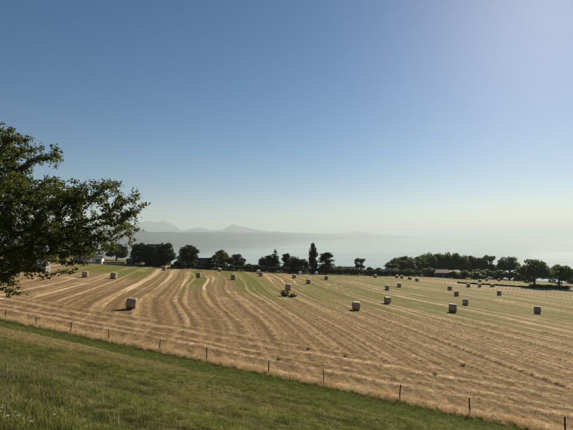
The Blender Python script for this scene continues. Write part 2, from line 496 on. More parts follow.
bs = np.arange(-75, 0.2, 0.3); bt = graded(-120, 120, -55, 40, 0.3, 1.06)
bank, _, _ = ts_sheet('grass_bank', bt, bs, bank_detail, M_bank)
tag(bank, kind='structure')

xs = graded(-4000, 4000, -300, 300, 12, 1.08); ys = graded(-900, 3200, -100, 420, 12, 1.06)
def land_z(X, Y):
    s = NX*X+NY*Y-S0; t = TX*X+TY*Y
    inside = (np.abs(t) < 320) & (s > -90) & (s < 345)
    return np.maximum(H(X, Y)-np.where(inside, 1.2, 0.25), -262)
land, _ = sheet('hillside_ground', xs, ys, land_z, M_land); tag(land, kind='structure')

lake_x = graded(-70000, 70000, -3000, 3000, 1000, 1.3); lake_y = graded(-6000, 76000, 0, 6000, 1000, 1.25)
lake, _ = sheet('lake_water', lake_x, lake_y, lambda X, Y: X*0+LAKE, M_water); tag(lake, kind='structure')

# far shore: a wooded shelf along the lake, running away to the right
shore = np.array([(-9000,7500,520,.15),(-7600,9460,500,.15),(-4970,9570,640,.1),(-3460,10900,390,0),(-2600,12900,395,0),(-1420,16700,390,0),(740,23650,368,0),(4600,33800,325,0),(12000,51500,45,0)], float)
tt = np.linspace(0, 1, 420); ti = np.linspace(0, 1, len(shore))
sx = np.interp(tt, ti, shore[:, 0]); sy = np.interp(tt, ti, shore[:, 1])*0.76; sx = sx*0.76; sh = np.interp(tt, ti, shore[:, 2])
prof = [(0, -0.06), (0.01, 0.02), (0.04, 0.22), (0.08, 0.55), (0.12, 0.83), (0.17, 1.0), (0.24, 0.95), (0.34, 0.7), (0.45, -0.05)]
V = []
for q, hh in prof:
    X = sx*(1+q); Y = sy*(1+q)
    w = 0.93+0.14*fbm(tt*34+q*5, tt*0+q*8, 71)
    V.append(np.c_[X, Y, LAKE+0.76*np.minimum(sh*hh*w, sh*hh+40)])
V = np.concatenate(V); n = len(tt)
i, j = np.meshgrid(np.arange(n-1), np.arange(len(prof)-1)); k = (j*n+i).ravel()
far = obj('far_shore_hills', mesh_np('far_shore_hills', V, np.c_[k, k+1, k+1+n, k+n], [M_shore], smooth=True)); tag(far, kind='structure')

# mountains behind it, about 22 km away (farther to the right): crest as metres right of the view axis and above the eye at 33 km
DM = 33000.0
crest = np.array([(-31000,700),(-27000,820),(-23500,760),(-21990,900),(-17400,740),(-14300,640),(-12160,760),(-11240,940),(-10700,1075),(-10400,985),(-9860,975),(-9480,1030),(-9090,880),(-8480,650),(-8020,330),
 (-7400,430),(-6790,530),(-6330,500),(-5720,390),(-4950,400),(-4490,590),(-4110,790),(-3720,680),(-3110,570),(-2340,380),(-1270,270),(270,180),(1800,110),(3340,60),(4490,170),(5330,245),(6250,150),(7560,0),(9480,-140),(13000,-300)], float)
cxs = np.linspace(-31000, 13000, 1100)
ch = np.interp(cxs, crest[:, 0], crest[:, 1])
ch = ch+np.clip((ch+200)/900, 0.1, 1)*(150*(fbm(cxs/620, cxs*0, 85, 5)-0.5)+70*(np.abs(fbm(cxs/210, cxs*0+3, 86, 3)-0.5)))
km = np.interp(cxs, [-31000, -1000, 4000, 13000], [0.66, 0.66, 0.9, 1.0])
V = []
rows = np.linspace(-1, 1, 25)
for q in rows:
    fall = 1-np.abs(q)**0.9
    nz = (fbm(cxs/900+q*1.5, q*5+cxs*0, 81, 5)-0.5)
    z = LAKE-30 + (ch-LAKE)*fall*(1+0.5*nz*(1-fall)) + 90*(fbm(cxs/420, q*7+cxs*0, 82, 4)-0.5)*(0.25+abs(q))
    V.append(np.c_[km*cxs*(1+0.09*q), km*(DM*(1+0.13*q)+1500*nz*abs(q)), LAKE-20+km*(np.minimum(z, 1120)-LAKE)+20*km*0+(1-km)*(0-LAKE)*fall])
V = np.concatenate(V); n = len(cxs)
i, j = np.meshgrid(np.arange(n-1), np.arange(len(rows)-1)); k = (j*n+i).ravel()
mts = obj('mountain_range', mesh_np('mountain_range', V, np.c_[k, k+1, k+1+n, k+n], [M_rock], smooth=False)); tag(mts, kind='structure')

# summer haze over land and lake
M_haze, nt, out = new_mat('summer_haze')
pv = N(nt, 'ShaderNodeVolumePrincipled')
pv.inputs['Color'].default_value = (0.67, 0.76, 0.80, 1)
pv.inputs['Density'].default_value = 7.0e-5
pv.inputs['Anisotropy'].default_value = 0.19
nt.links.new(pv.outputs[0], out.inputs['Volume'])
mb = MB().box(-80000, 80000, -8000, 85000, -264, 790)
haze = obj('haze', mb.mesh('haze', [M_haze])); tag(haze, kind='stuff')

# ---------------------------------------------------------------- foliage builders
def leaf_quads(P, size, aspect=0.6, droop=0.0, nrm=None, rs=None):
    """one bent diamond (two triangles) for each point"""
    rs = rs or rng
    n = len(P)
    a = rs.normal(size=(n, 3)); a[:, 2] = a[:, 2]*0.7-droop
    a /= np.linalg.norm(a, axis=1)[:, None]
    b = rs.normal(size=(n, 3))
    if nrm is not None: b = b*0.55+np.cross(nrm, a)
    b -= (b*a).sum(1)[:, None]*a; b /= np.linalg.norm(b, axis=1)[:, None]+1e-9
    L = (size*rs.uniform(0.7, 1.3, n))[:, None]; W = L*aspect
    c = np.cross(a, b)
    V = np.stack([P-a*L*0.5, P+b*W*0.5+c*L*0.06, P+a*L*0.5, P-b*W*0.5+c*L*0.06], 1).reshape(-1, 3)
    k = np.arange(n)*4
    F = np.concatenate([np.c_[k, k+1, k+2], np.c_[k, k+2, k+3]])
    return V, F

def crown_points(blobs, n, rs, shell=0.55):
    """points in lumpy clumps; blobs = (x,y,z,rx,ry,rz)"""
    b = np.array(blobs, float)
    wgt = (b[:, 3]*b[:, 4]+b[:, 3]*b[:, 5]); wgt = wgt/wgt.sum()
    k = rs.choice(len(b), n, p=wgt)
    d = rs.normal(size=(n, 3)); d /= np.linalg.norm(d, axis=1)[:, None]
    r = rs.uniform(shell**3, 1.0, n)**(1/3)*rs.uniform(0.88, 1.12, n)
    return b[k, :3]+d*r[:, None]*b[k, 3:], d

def clumps(rs, cx, cz, rx, rz, n, rmin, rmax, flat=0.8, fill=0.45, bottom=-0.75, taper=0.0):
    """sub-clumps spread through one big egg (x,y radius rx, z radius rz)"""
    out = []
    while len(out) < n:
        d = rs.normal(size=3); d /= np.linalg.norm(d)
        if d[2] < bottom: continue
        r = rs.uniform(fill, 1.0)**0.5
        rr = rs.uniform(rmin, rmax)
        k = 1-taper*max(0, d[2]*r)
        x = cx+d[0]*r*(rx-rr*0.6)*k; y = d[1]*r*(rx-rr*0.6)*k; z = cz+d[2]*r*(rz-rr*0.5)
        out.append((x, y, z, rr, rr, rr*flat))
    return out

def tree_meshes(name, mats, blobs, nleaf, leaf, trunk_h, trunk_r, rs, lean=0.0, limbs=7, aspect=0.75):
    P, d = crown_points(blobs, nleaf, rs)
    V, F = leaf_quads(P, np.full(nleaf, leaf), aspect, 0.1, d, rs)
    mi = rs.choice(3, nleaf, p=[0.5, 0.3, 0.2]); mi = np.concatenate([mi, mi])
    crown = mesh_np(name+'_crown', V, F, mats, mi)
    mb = MB()
    top = np.array([lean, 0, trunk_h])
    pts = [(0, 0, -0.6), (0.02, 0.01, trunk_h*0.15), (lean*0.4+0.05, 0.03, trunk_h*0.5), tuple(top)]
    mb.tube(pts, [trunk_r*1.5, trunk_r, trunk_r*0.8, trunk_r*0.42], 8)
    bl = sorted(blobs, key=lambda b: -b[3])
    for b in bl[:limbs]:
        s = np.array([lean*0.5, 0, trunk_h*rs.uniform(0.4, 0.85)]); e = np.array(b[:3])
        m = (s+e)/2+np.array([0, 0, 0.05*trunk_h])
        mb.tube([s, m, e], [trunk_r*0.42, trunk_r*0.28, trunk_r*0.1], 5)
    return crown, mb.mesh(name+'_trunk', [M_bark], True)

def rs_(k): return np.random.default_rng(k)
PROTO = {}
def proto(key, *a, **k): PROTO[key] = tree_meshes(key, *a, **k)
# unit trees about 10 m tall and 8-9 m wide, scaled when planted
for v in range(4):
    r_ = rs_(100+v)
    bl = clumps(r_, 0, 5.2, 4.1+0.2*v, 4.8, 52, 0.9, 1.6, 0.8, bottom=-0.9)
    proto('round%d' % v, L_deep if v < 2 else L_broad, bl, 8500, 0.42, 6.0, 0.28, r_)
r_ = rs_(120); bl = clumps(r_, 0, 5.2, 4.2, 5.0, 60, 0.9, 1.6, 0.85, bottom=-1.0); proto('dense', L_deep, bl, 9500, 0.42, 6.0, 0.3, r_)
r_ = rs_(121); bl = clumps(r_, 0, 5.6, 4.0, 4.6, 46, 0.85, 1.5, 0.8, bottom=-0.9); proto('yellow', L_yellow, bl, 8000, 0.40, 6.0, 0.28, r_)
r_ = rs_(122); bl = clumps(r_, 0, 5.8, 3.9, 4.6, 46, 0.85, 1.5, 0.8, bottom=-0.9); proto('copper', L_copper, bl, 8000, 0.40, 6.0, 0.28, r_)
r_ = rs_(123); bl = clumps(r_, 0, 5.9, 3.6, 4.4, 34, 0.7, 1.3, 0.75, fill=0.25, bottom=-0.8); proto('airy', L_broad, bl, 5200, 0.38, 7.0, 0.22, r_)
# poplar: narrow column
r_ = rs_(124); bl = []
for k in range(46):
    z = r_.uniform(0.6, 9.6); w = 1.25*(1-max(0, (z-5.5)/4.6)**1.7)*(0.75+0.25*min(1, z/2.2))
    t = r_.uniform(0, 6.28); q = w*r_.uniform(0.2, 0.8); rr = 0.42+0.3*w*r_.uniform(0.6, 1)
    bl.append((q*math.cos(t), q*math.sin(t), z, rr, rr, rr*1.5))
proto('poplar', L_deep, bl, 6000, 0.33, 9.0, 0.22, r_, limbs=4)
# pines: a bare trunk under layered pads
for v in range(2):
    r_ = rs_(126+v); bl = []
    for k in range(50):
        z = r_.uniform(2.2, 9.3); w = 3.5*(1-((z-5.3)/4.6)**2)**0.5
        t = r_.uniform(0, 6.28); q = max(0, w-0.9)*r_.uniform(0.3, 1.0); rr = r_.uniform(0.8, 1.35)
        bl.append((q*math.cos(t), q*math.sin(t), z, rr, rr, rr*0.62))
    for k in range(12):
        t = r_.uniform(0, 6.28); bl.append((1.9*math.cos(t), 1.6*math.sin(t), r_.uniform(0.9, 3.0), 1.3, 1.3, 1.0))
    proto('pine%d' % v, L_pine, bl, 9000, 0.36, 8.6, 0.26, r_)
# cedar / spruce: tiers narrowing to a tip
r_ = rs_(130); bl = [(0, 0, 9.75, 0.22, 0.22, 0.5), (0.1, 0, 9.1, 0.45, 0.45, 0.5)]
for tier in range(9):
    z = 1.2+tier*0.92; w = 3.3*(1-tier/9.4)**0.8
    for k in range(max(4, int(4.2*w))):
        t = r_.uniform(0, 6.28); q = w*r_.uniform(0.25, 0.8); rr = 0.35+0.27*w*r_.uniform(0.7, 1.1)
        bl.append((q*math.cos(t), q*math.sin(t), z+r_.uniform(-0.3, 0.3), rr, rr, rr*0.5))
proto('cedar', L_pine, bl, 8500, 0.34, 9.3, 0.24, r_, limbs=8)
# umbrella-crowned field trees with clear trunks
for v in range(2):
    r_ = rs_(132+v)
    bl = clumps(r_, 0.1, 5.6, 4.6, 3.9, 56, 0.85, 1.5, 0.75, fill=0.35, bottom=-0.6)
    bl += [(-3.6, 0.5, 3.2, 1.3, 1.3, 0.9), (-3.0, -1.2, 2.4, 1.1, 1.1, 0.8), (3.3, 0.3, 3.4, 1.2, 1.2, 0.8)]
    proto('umbrella%d' % v, L_broad, bl, 9000, 0.40, 6.2, 0.30, r_, limbs=10)
# bush
r_ = rs_(136); bl = clumps(r_, 0, 4.4, 4.6, 4.6, 26, 1.2, 2.0, 0.8, bottom=-0.95); proto('bush', L_broad, bl, 7000, 0.55, 4.0, 0.3, r_)
r_ = rs_(137); bl = clumps(r_, 0, 4.4, 4.6, 4.6, 26, 1.2, 2.0, 0.8, bottom=-0.95); proto('bushy', L_yellow, bl, 7000, 0.55, 4.0, 0.3, r_)
SIZE = {'poplar': (10.1, 3.3), 'pine0': (9.9, 7.6), 'pine1': (9.9, 7.6), 'cedar': (10.2, 6.8), 'airy': (10.2, 7.6), 'bush': (9.4, 9.4), 'bushy': (9.4, 9.4),
        'umbrella0': (9.6, 9.6), 'umbrella1': (9.6, 9.6)}

def plant(name, key, x, y, h, w, label, cat='tree', group=None, rz=None):
    h0, w0 = SIZE.get(key, (10.2, 8.8))
    root = bpy.data.objects.new(name, None); COL.objects.link(root)
    root.empty_display_size = 0.5
    root.location = (x, y, h1(x, y)-0.05)
    root.rotation_euler = (0, 0, random.uniform(0, 6.28) if rz is None else rz)
    root.scale = (1.18*w/w0, 1.18*w/w0, 1.04*h/h0)
    crown, trunk = PROTO[key]
    obj('trunk', trunk, root); obj('crown' if cat == 'tree' else 'foliage', crown, root)
    return tag(root, label, cat, group)

# ---------------------------------------------------------------- houses and sheds
def house(name, x, y, rz, w, d, hw, hr, wall, roof, label, windows=(), door=None, chimney=None, over=0.4, frame=None, cat='house'):
    """gable house, ridge along its own x; w long, d deep; windows (face, u, z, ww, wh)"""
    root = bpy.data.objects.new(name, None); COL.objects.link(root)
    root.location = (x, y, h1(x, y)-0.15); root.rotation_euler = (0, 0, rz)
    mb = MB()
    a, b = w/2, d/2
    mb.box(-a, a, -b, b, -0.8, hw)
    for sx_ in (-a, a):
        q = [(sx_, -b, hw), (sx_, b, hw), (sx_, 0, hw+hr*0.98)]
        mb.poly(q if sx_ > 0 else q[::-1])
    obj('wall', mb.mesh('wall', [wall]), root)
    mb = MB(); th = 0.16
    sl = hr/b
    ye = b+over; ze = hw-over*sl
    for sg in (-1, 1):
        p = [(-a-over, sg*ye, ze+0.02), (a+over, sg*ye, ze+0.02), (a+over, 0, hw+hr+0.02), (-a-over, 0, hw+hr+0.02)]
        up = [(px, py, pz+th) for px, py, pz in p]
        k = len(mb.v); mb.v += p+up
        for q in ((0, 1, 2, 3), (7, 6, 5, 4), (0, 4, 5, 1), (1, 5, 6, 2), (2, 6, 7, 3), (3, 7, 4, 0)):
            q = tuple(k+i for i in q); mb.f.append(q if sg > 0 else q[::-1]); mb.m.append(0)
    ro = obj('roof', mb.mesh('roof', [roof]), root)
    mb = MB().tube([(-a-over, 0, hw+hr+th), (a+over, 0, hw+hr+th)], [0.12, 0.12], 6)
    obj('ridge_cap', mb.mesh('ridge_cap', [roof], True), ro)
    if chimney:
        cx_, cy_ = chimney; zc = hw+hr-abs(cy_)*sl
        mb = MB().box(cx_-0.35, cx_+0.35, cy_-0.3, cy_+0.3, zc-0.3, zc+1.15).box(cx_-0.42, cx_+0.42, cy_-0.37, cy_+0.37, zc+1.15, zc+1.28)
        obj('chimney', mb.mesh('chimney', [M_roof_brown]), ro)
    for (face, u, z, ww, wh) in windows:
        fr = MB(); pn = MB(); e = 0.09
        def bx(m, u0, u1, z0, z1, p0, p1):
            if face == 'front': m.box(u0, u1, -b-p1, -b-p0, z0, z1)
            elif face == 'right': m.box(a+p0, a+p1, u0, u1, z0, z1)
            else: m.box(-a-p1, -a-p0, u0, u1, z0, z1)
        u0, u1, z0, z1 = u-ww/2, u+ww/2, z, z+wh
        bx(fr, u0-e, u0, z0-e, z1+e, 0.003, 0.07); bx(fr, u1, u1+e, z0-e, z1+e, 0.003, 0.07)
        bx(fr, u0, u1, z1, z1+e, 0.003, 0.07); bx(fr, u0, u1, z0-e, z0, 0.003, 0.07); bx(fr, u-0.03, u+0.03, z0, z1, 0.012, 0.06)
        bx(pn, u0, u1, z0, z1, 0.004, 0.02)
        wo = obj('window', fr.mesh('window', [frame or M_frame]), root)
        obj('pane', pn.mesh('pane', [M_glass]), wo)
    if door:
        u, ww, wh = door
        mb = MB().box(u-ww/2, u+ww/2, -b-0.06, -b-0.004, -0.1, wh)
        obj('door', mb.mesh('door', [M_door]), root)
    return tag(root, label, cat)

house('farmhouse', -79.4, 172, R(62), 8, 6.2, 3.8, 2.2, M_wall_cream, M_roof_grey, 'cream house with grey gable roof half hidden by the overhanging tree',
      windows=[('left', -1.4, 1.0, 1.0, 1.2), ('left', 1.4, 1.0, 1.0, 1.2), ('left', 0, 4.1, 0.9, 1.0), ('front', -2, 1.0, 1.0, 1.2), ('front', 1.6, 1.0, 1.0, 1.2)], chimney=(1.5, 0.6))
house('garage', -72.8, 167.0, R(8), 3.4, 3.2, 2.0, 0.7, M_wall_white, M_roof_grey, 'small white garage beside the cream house', door=(0.3, 1.5, 1.8), over=0.2, cat='garage')
house('farm_shed', -69, 112, R(16), 13, 5.0, 1.9, 0.9, M_wall_grey, M_roof_grey, 'long low grey shed half seen behind the overhanging tree',
      windows=[('front', -3.5, 0.8, 1.2, 0.7), ('front', 3.8, 0.8, 1.2, 0.7)], door=(0, 1.6, 1.7), over=0.3, cat='shed')
house('farmhouse', -55.0, 184, R(3), 8.5, 8, 5.0, 3.9, M_wall_dark, M_roof_brown, 'dark roofed house with a chimney wrapped in dark trees',
      windows=[('front', -3, 1.0, 1.0, 1.2), ('front', 0, 1.0, 1.0, 1.2), ('front', 3, 1.0, 1.0, 1.2)], chimney=(1.9, 0.4), frame=M_frame_dark)
house('cottage', -36.6, 185, R(-9), 6.4, 5.5, 2.5, 1.8, M_wall_dark, M_roof_brown, 'dark timber cottage between the round tree and the yellow-green tree',
      windows=[('front', -1.6, 0.9, 1.0, 1.1), ('front', 1.4, 0.9, 1.0, 1.1)], frame=M_frame, over=0.5)
house('garden_hut', -65.2, 181, R(10), 3.2, 2.6, 1.4, 0.8, M_wall_dark, M_roof_brown, 'small dark hut left of the tree-wrapped house', door=(0, 0.8, 1.2), over=0.2, cat='hut')
house('barn', 31.8, 232, R(-4), 13, 7, 2.0, 1.5, M_wall_dark, M_roof_brown, 'long low dark-roofed barn behind the hedge right of the poplar',
      windows=[('front', -4, 0.9, 1.0, 0.8), ('front', 4, 0.9, 1.0, 0.8)], door=(0, 2, 2.2), over=0.5, cat='barn')
house('farm_shed', 57.5, 244, R(-6), 10, 5, 2.3, 0.9, M_wall_dark, M_roof_grey, 'low grey-roofed shed at the left foot of the wood', door=(1, 2, 2.0), cat='shed')
house('farmhouse', 92.5, 268, R(-5), 13.5, 8.5, 3.2, 1.6, M_wall_dark, M_roof_pink, 'farmhouse with wide faded red roof in front of the wood',
      windows=[('front', -4, 0.7, 1.0, 1.0), ('front', -1, 0.7, 1.0, 1.0), ('front', 3.2, 0.7, 1.0, 1.0)], chimney=(-2.0, 1.0), over=0.7)
house('barn', 105.5, 276, R(24), 11, 7, 3.4, 1.3, M_wall_grey, M_roof_grey, 'grey-roofed barn right of the faded red roof', door=(0, 2.4, 2.3), cat='barn')

# ---------------------------------------------------------------- trees along the far edge of the field
plant('broadleaf_tree', 'round0', -80.8, 205, 8.0, 9.8, 'round dark tree standing free beside the cream house')
for x, y, h, w, k, lab in [(-60.6, 177, 8.9, 6.6, 'dense', 'leftmost dark tree against the chimneyed house'), (-56.0, 176, 8.7, 7.6, 'round0', 'dark tree before the middle of the chimneyed house'),
                           (-49.8, 177, 9.5, 8.0, 'dense', 'rightmost dark tree against the chimneyed house'), (-52.4, 174.5, 8.4, 8.0, 'round1', 'lowest dark tree in front of the chimneyed house')]:
    plant('broadleaf_tree', k, x, y, h, w, lab, group='trees around the chimneyed house')
plant('broadleaf_tree', 'dense', -40.1, 176, 9.3, 8.0, 'dark round tree left of the timber cottage')
plant('broadleaf_tree', 'round1', -32.6, 184, 4.9, 3.8, 'small dark tree between the timber cottage and the yellow-green tree')
plant('broadleaf_tree', 'yellow', -28.5, 187, 7.9, 8.4, 'yellow-green leafy tree lighter than its neighbours')
plant('broadleaf_tree', 'round0', -22.0, 188, 7.1, 7.8, 'dark broad tree right of the yellow-green tree')
plant('pine_tree', 'pine0', -10.3, 196, 6.6, 5.8, 'short dark pine at the left end of the conifer row')
plant('cedar_tree', 'cedar', -5.3, 200, 10.1, 7.0, 'tall pointed conifer with tiered branches in the conifer row')
plant('pine_tree', 'pine1', 0.2, 200, 8.5, 5.6, 'dark pine just right of the pointed conifer')
plant('pine_tree', 'pine0', 5.0, 203, 7.4, 6.2, 'dark pine behind the reddish tree')
plant('broadleaf_tree', 'copper', 7.6, 197, 6.5, 5.2, 'reddish copper-leaved tree left of the poplar')
plant('poplar_tree', 'poplar', 12.5, 204, 13.8, 4.6, 'tall narrow dark poplar rising above the row of trees')
plant('pine_tree', 'pine1', 19.1, 208, 10.2, 9.0, 'big dark pine right of the poplar')
plant('broadleaf_tree', 'airy', 38.6, 226, 9.3, 6.0, 'slim airy tree at the right end of the low barn')
plant('shrub', 'bush', -13.2, 189, 3.0, 5.0, 'low bush just left of the conifer row', 'bush')
plant('shrub', 'bush', -44.8, 178, 3.0, 3.4, 'low bush filling the gap between chimneyed house and round tree', 'bush')
plant('shrub', 'bush', 27.5, 222, 4.0, 6.0, 'dark bush at the left end of the low barn', 'bush')
plant('shrub', 'bush', 50.5, 236, 4.2, 6.5, 'dark bush left of the grey-roofed shed', 'bush')
plant('pine_tree', 'pine1', -7.9, 203, 7.2, 6.0, 'dark pine behind the short pine left of the pointed conifer')
plant('pine_tree', 'pine0', 2.6, 205, 7.6, 6.0, 'dark pine between the two middle pines of the conifer row')
plant('shrub', 'bush', 44.4, 231, 4.4, 4.6, 'small round bush right of the slim airy tree', 'bush')
plant('shrub', 'bush', -16.5, 190, 3.2, 4.4, 'low bush between the dark broad tree and the conifer row', 'bush')

wood = [(70, 286, 7.5, 9.5, 2), (76, 294, 10.6, 12, 2), (83, 300, 12.4, 13, 3), (89, 306, 11.0, 11, 2), (97, 312, 12.6, 12, 3), (104, 318, 14.4, 13, 2), (112, 322, 15.3, 13, 3), (119, 326, 17.2, 14, 2),
        (127, 330, 17.4, 14, 3), (134, 332, 16.6, 13, 2), (141, 334, 16.2, 13, 3), (108, 334, 16.0, 13, 2), (148, 330, 14.6, 10, 2)]
nth = ['leftmost low', 'second', 'third', 'fourth', 'fifth', 'sixth', 'seventh', 'eighth', 'ninth', 'tenth', 'eleventh', 'twelfth']
order = sorted([q for q in wood if q[:2] != (108, 334)], key=lambda q: q[0]/q[1])
for q in wood:
    x, y, h, w, v = q
    if q in order:
        k = order.index(q)
        lab = 'leftmost and lowest round tree of the hazy wood behind the farmhouse' if k == 0 else nth[k]+' tree from the left along the hazy wood behind the farmhouse'
    else: lab = 'tree standing hindmost in the hazy wood, behind the sixth from left'
    plant('broadleaf_tree', 'round%d' % v, x, y, h, w, lab, group='trees of the wood beyond the farmhouse')
plant('broadleaf_tree', 'airy', 146.2, 325, 16.0, 9.6, 'slender tree at the right end of the wood, left of its twin')
plant('broadleaf_tree', 'airy', 154.2, 328, 18.2, 9.4, 'tallest slender tree at the right end of the wood')
plant('broadleaf_tree', 'round2', 157.5, 322, 11.0, 8.5, 'low crown in the gap between the slender tree and the spreading one')
plant('broadleaf_tree', 'umbrella0', 162.5, 315, 16.4, 15.5, 'broad spreading tree between the wood and the field trees')
plant('broadleaf_tree', 'round3', 152.5, 318, 10.5, 11.5, 'green rounded tree in front of the slender trees')
plant('broadleaf_tree', 'round2', 174, 318, 9.6, 9.8, 'low rounded tree behind the left umbrella-shaped field tree')
plant('broadleaf_tree', 'umbrella0', 121.5, 212, 13.6, 14.6, 'large dark umbrella-shaped field tree left of its smaller neighbour', rz=0.2)
plant('broadleaf_tree', 'umbrella1', 135.6, 215, 12.2, 12.2, 'smaller umbrella-shaped field tree right of the larger one', rz=0.6)
plant('broadleaf_tree', 'round2', 176, 262, 9.6, 12, 'dark tree at the right edge of the picture behind the track')
for x, y, h, w, k, lab in [(86.5, 263, 5.6, 7.5, 'bushy', 'yellow-green bush at the left end of the red roof'), (101.5, 262, 4.6, 7.0, 'bush', 'dark bush below the grey barn roof'),
                           (110, 266, 5.4, 8.0, 'bush', 'leafy bush right of the grey barn roof'), (118.5, 272, 4.8, 8.5, 'bush', 'second leafy bush right of the grey barn roof'),
                           (128, 290, 6.4, 10, 'bush', 'wide bush at the foot of the wood above the far bales'), (138, 298, 6.6, 10, 'bush', 'bush under the right end of the wood'),
                           (148, 300, 6.8, 10, 'bush', 'bush below the slender trees'), (158, 300, 6.4, 11, 'bush', 'bush below the broad spreading tree'),
                           (66, 262, 4.0, 7, 'bush', 'dark bush right of the grey-roofed shed'), (74, 262, 4.2, 8, 'bush', 'dark bush left of the yellow-green bush'),
                           (168, 300, 5.4, 9, 'bush', 'bush left of the large umbrella-shaped tree'), (146, 216, 2.2, 5, 'bush', 'low bush right of the smaller umbrella-shaped tree')]:
    plant('shrub', k, x, y, h, w, lab, 'bush')

# ---------------------------------------------------------------- hedges
def hedge(name, pts, h, w, label, mats, leaf=0.36, dens=60, seed=1):
    h = h*1.4
    r_ = rs_(seed); pts = np.array(pts, float)
    seg = np.linalg.norm(np.diff(pts, axis=0), axis=1); cum = np.r_[0, np.cumsum(seg)]; L = cum[-1]
    n = int(L*dens*(h+w)); u = r_.uniform(0, L, n)
    X = np.interp(u, cum, pts[:, 0]); Y = np.interp(u, cum, pts[:, 1])
    hh = h*(0.78+0.45*fbm(u*0.5, u*0+seed, seed, 3)); ww = w*(0.8+0.4*fbm(u*0.4+9, u*0+seed, seed+1, 3))
    th = r_.uniform(0, math.pi, n); q = r_.uniform(0.55, 1.05, n)
    dx, dy = pts[-1]-pts[0]; l = math.hypot(dx, dy)
    off = np.cos(th)*q*ww*0.5
    P = np.c_[X-dy/l*off, Y+dx/l*off, H(X, Y)+hh*np.abs(np.sin(th))**0.6*q]
    o = np.array([pts[0, 0], pts[0, 1], h1(*pts[0])])
    V, F = leaf_quads(P-o, np.full(n, leaf), 0.75, 0.1, None, r_)
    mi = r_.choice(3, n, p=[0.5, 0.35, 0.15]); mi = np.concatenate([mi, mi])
    root = bpy.data.objects.new(name, None); COL.objects.link(root); root.location = o
    obj('foliage', mesh_np('hedge_foliage', V, F, mats, mi), root)
    mb = MB()
    for q in np.arange(0.4, L, 1.4):
        x = np.interp(q, cum, pts[:, 0]); y = np.interp(q, cum, pts[:, 1]); z = h1(x, y)
        b = np.array([x, y, z])-o
        mb.tube([b-[0, 0, .2], b+[r_.uniform(-.2, .2), r_.uniform(-.2, .2), h*0.5], b+[r_.uniform(-.4, .4), 0, h*0.85]], [0.05, 0.035, 0.012], 5)
    tag(obj('stems', mb.mesh('stems', [M_bark], True), root), kind='stuff')
    return tag(root, label, 'hedge')
hedge('hedge', [(-33.5, 178), (-24, 179), (-14, 181)], 1.7, 2.0, 'clipped dark hedge below the yellow-green and broad dark trees', L_deep, seed=5)
hedge('hedge', [(-14, 183), (-4, 187), (9, 192)], 1.9, 2.0, 'dark hedge along the foot of the conifer row', L_deep, seed=6)
hedge('hedge', [(9, 196), (18, 201), (27, 208)], 2.0, 2.0, 'dark hedge below the poplar and the big pine', L_deep, seed=7)
hedge('hedge', [(27, 210), (40, 218), (55, 230)], 2.2, 2.2, 'dark hedge in front of the long low barn', L_deep, seed=8)
hedge('hedge', [(55, 232), (66, 244), (80, 256)], 2.2, 2.2, 'dark hedge behind the row of four far bales', L_deep, seed=9)
hedge('hedgerow', [(79, 199.5), (96, 200), (113, 201.5), (118, 204)], 0.6, 1.4, 'low dark hedgerow running across the stubble to the field trees', L_deep, seed=10)
hedge('hedgerow', [(114, 202), (124, 206), (138, 212)], 1.3, 3.0, 'dark undergrowth strip beneath the umbrella-shaped trees', L_deep, seed=11)
hedge('hedgerow', [(-46, 171.5), (-40, 173), (-34.5, 176)], 1.0, 1.4, 'low dark hedge at the foot of the cottage', L_deep, seed=12)

# low wall in front of the cream house
def wall(name, p0, p1, h, th, label):
    root = bpy.data.objects.new(name, None); COL.objects.link(root)
    root.location = (p0[0], p0[1], h1(*p0)); L = math.hypot(p1[0]-p0[0], p1[1]-p0[1])
    root.rotation_euler = (0, -math.atan2(h1(*p1)-h1(*p0), L), math.atan2(p1[1]-p0[1], p1[0]-p0[0]))
    obj('masonry', MB().box(0, L, -th/2, th/2, -0.6, h).mesh('masonry', [M_wall_grey]), root)
    obj('coping', MB().box(-0.05, L+0.05, -th/2-0.06, th/2+0.06, h+0.003, h+0.1).mesh('coping', [M_roof_pale]), root)
    return tag(root, label, 'wall')
wall('garden_wall', (-76, 158), (-66, 176), 0.9, 0.3, 'low grey garden wall along the field below the cream house')

# farm track at the right
def ribbon(name, pts, w, mat, lift):
    pts = np.array(pts, float); u = np.linspace(0, len(pts)-1, 90)
    X = np.interp(u, np.arange(len(pts)), pts[:, 0]); Y = np.interp(u, np.arange(len(pts)), pts[:, 1])
    dx = np.gradient(X); dy = np.gradient(Y); l = np.hypot(dx, dy)
    V = []
    for q in (-0.5, -0.2, 0.2, 0.5):
        x = X-dy/l*w*q; y = Y+dx/l*w*q
        V.append(np.c_[x, y, H(x, y)+lift+(0.03 if abs(q) < 0.4 else 0)])
    V = np.concatenate(V); n = len(u); i, j = np.meshgrid(np.arange(n-1), np.arange(3)); k = (j*n+i).ravel()
    return obj(name, mesh_np(name, V, np.c_[k, k+1, k+1+n, k+n], [mat], smooth=True))
tag(ribbon('farm_track', [(72, 195.5), (96, 196), (114, 197.5), (126, 202), (140, 208.5), (165, 222), (200, 240)], 3.2, M_track, 0.16), kind='structure')

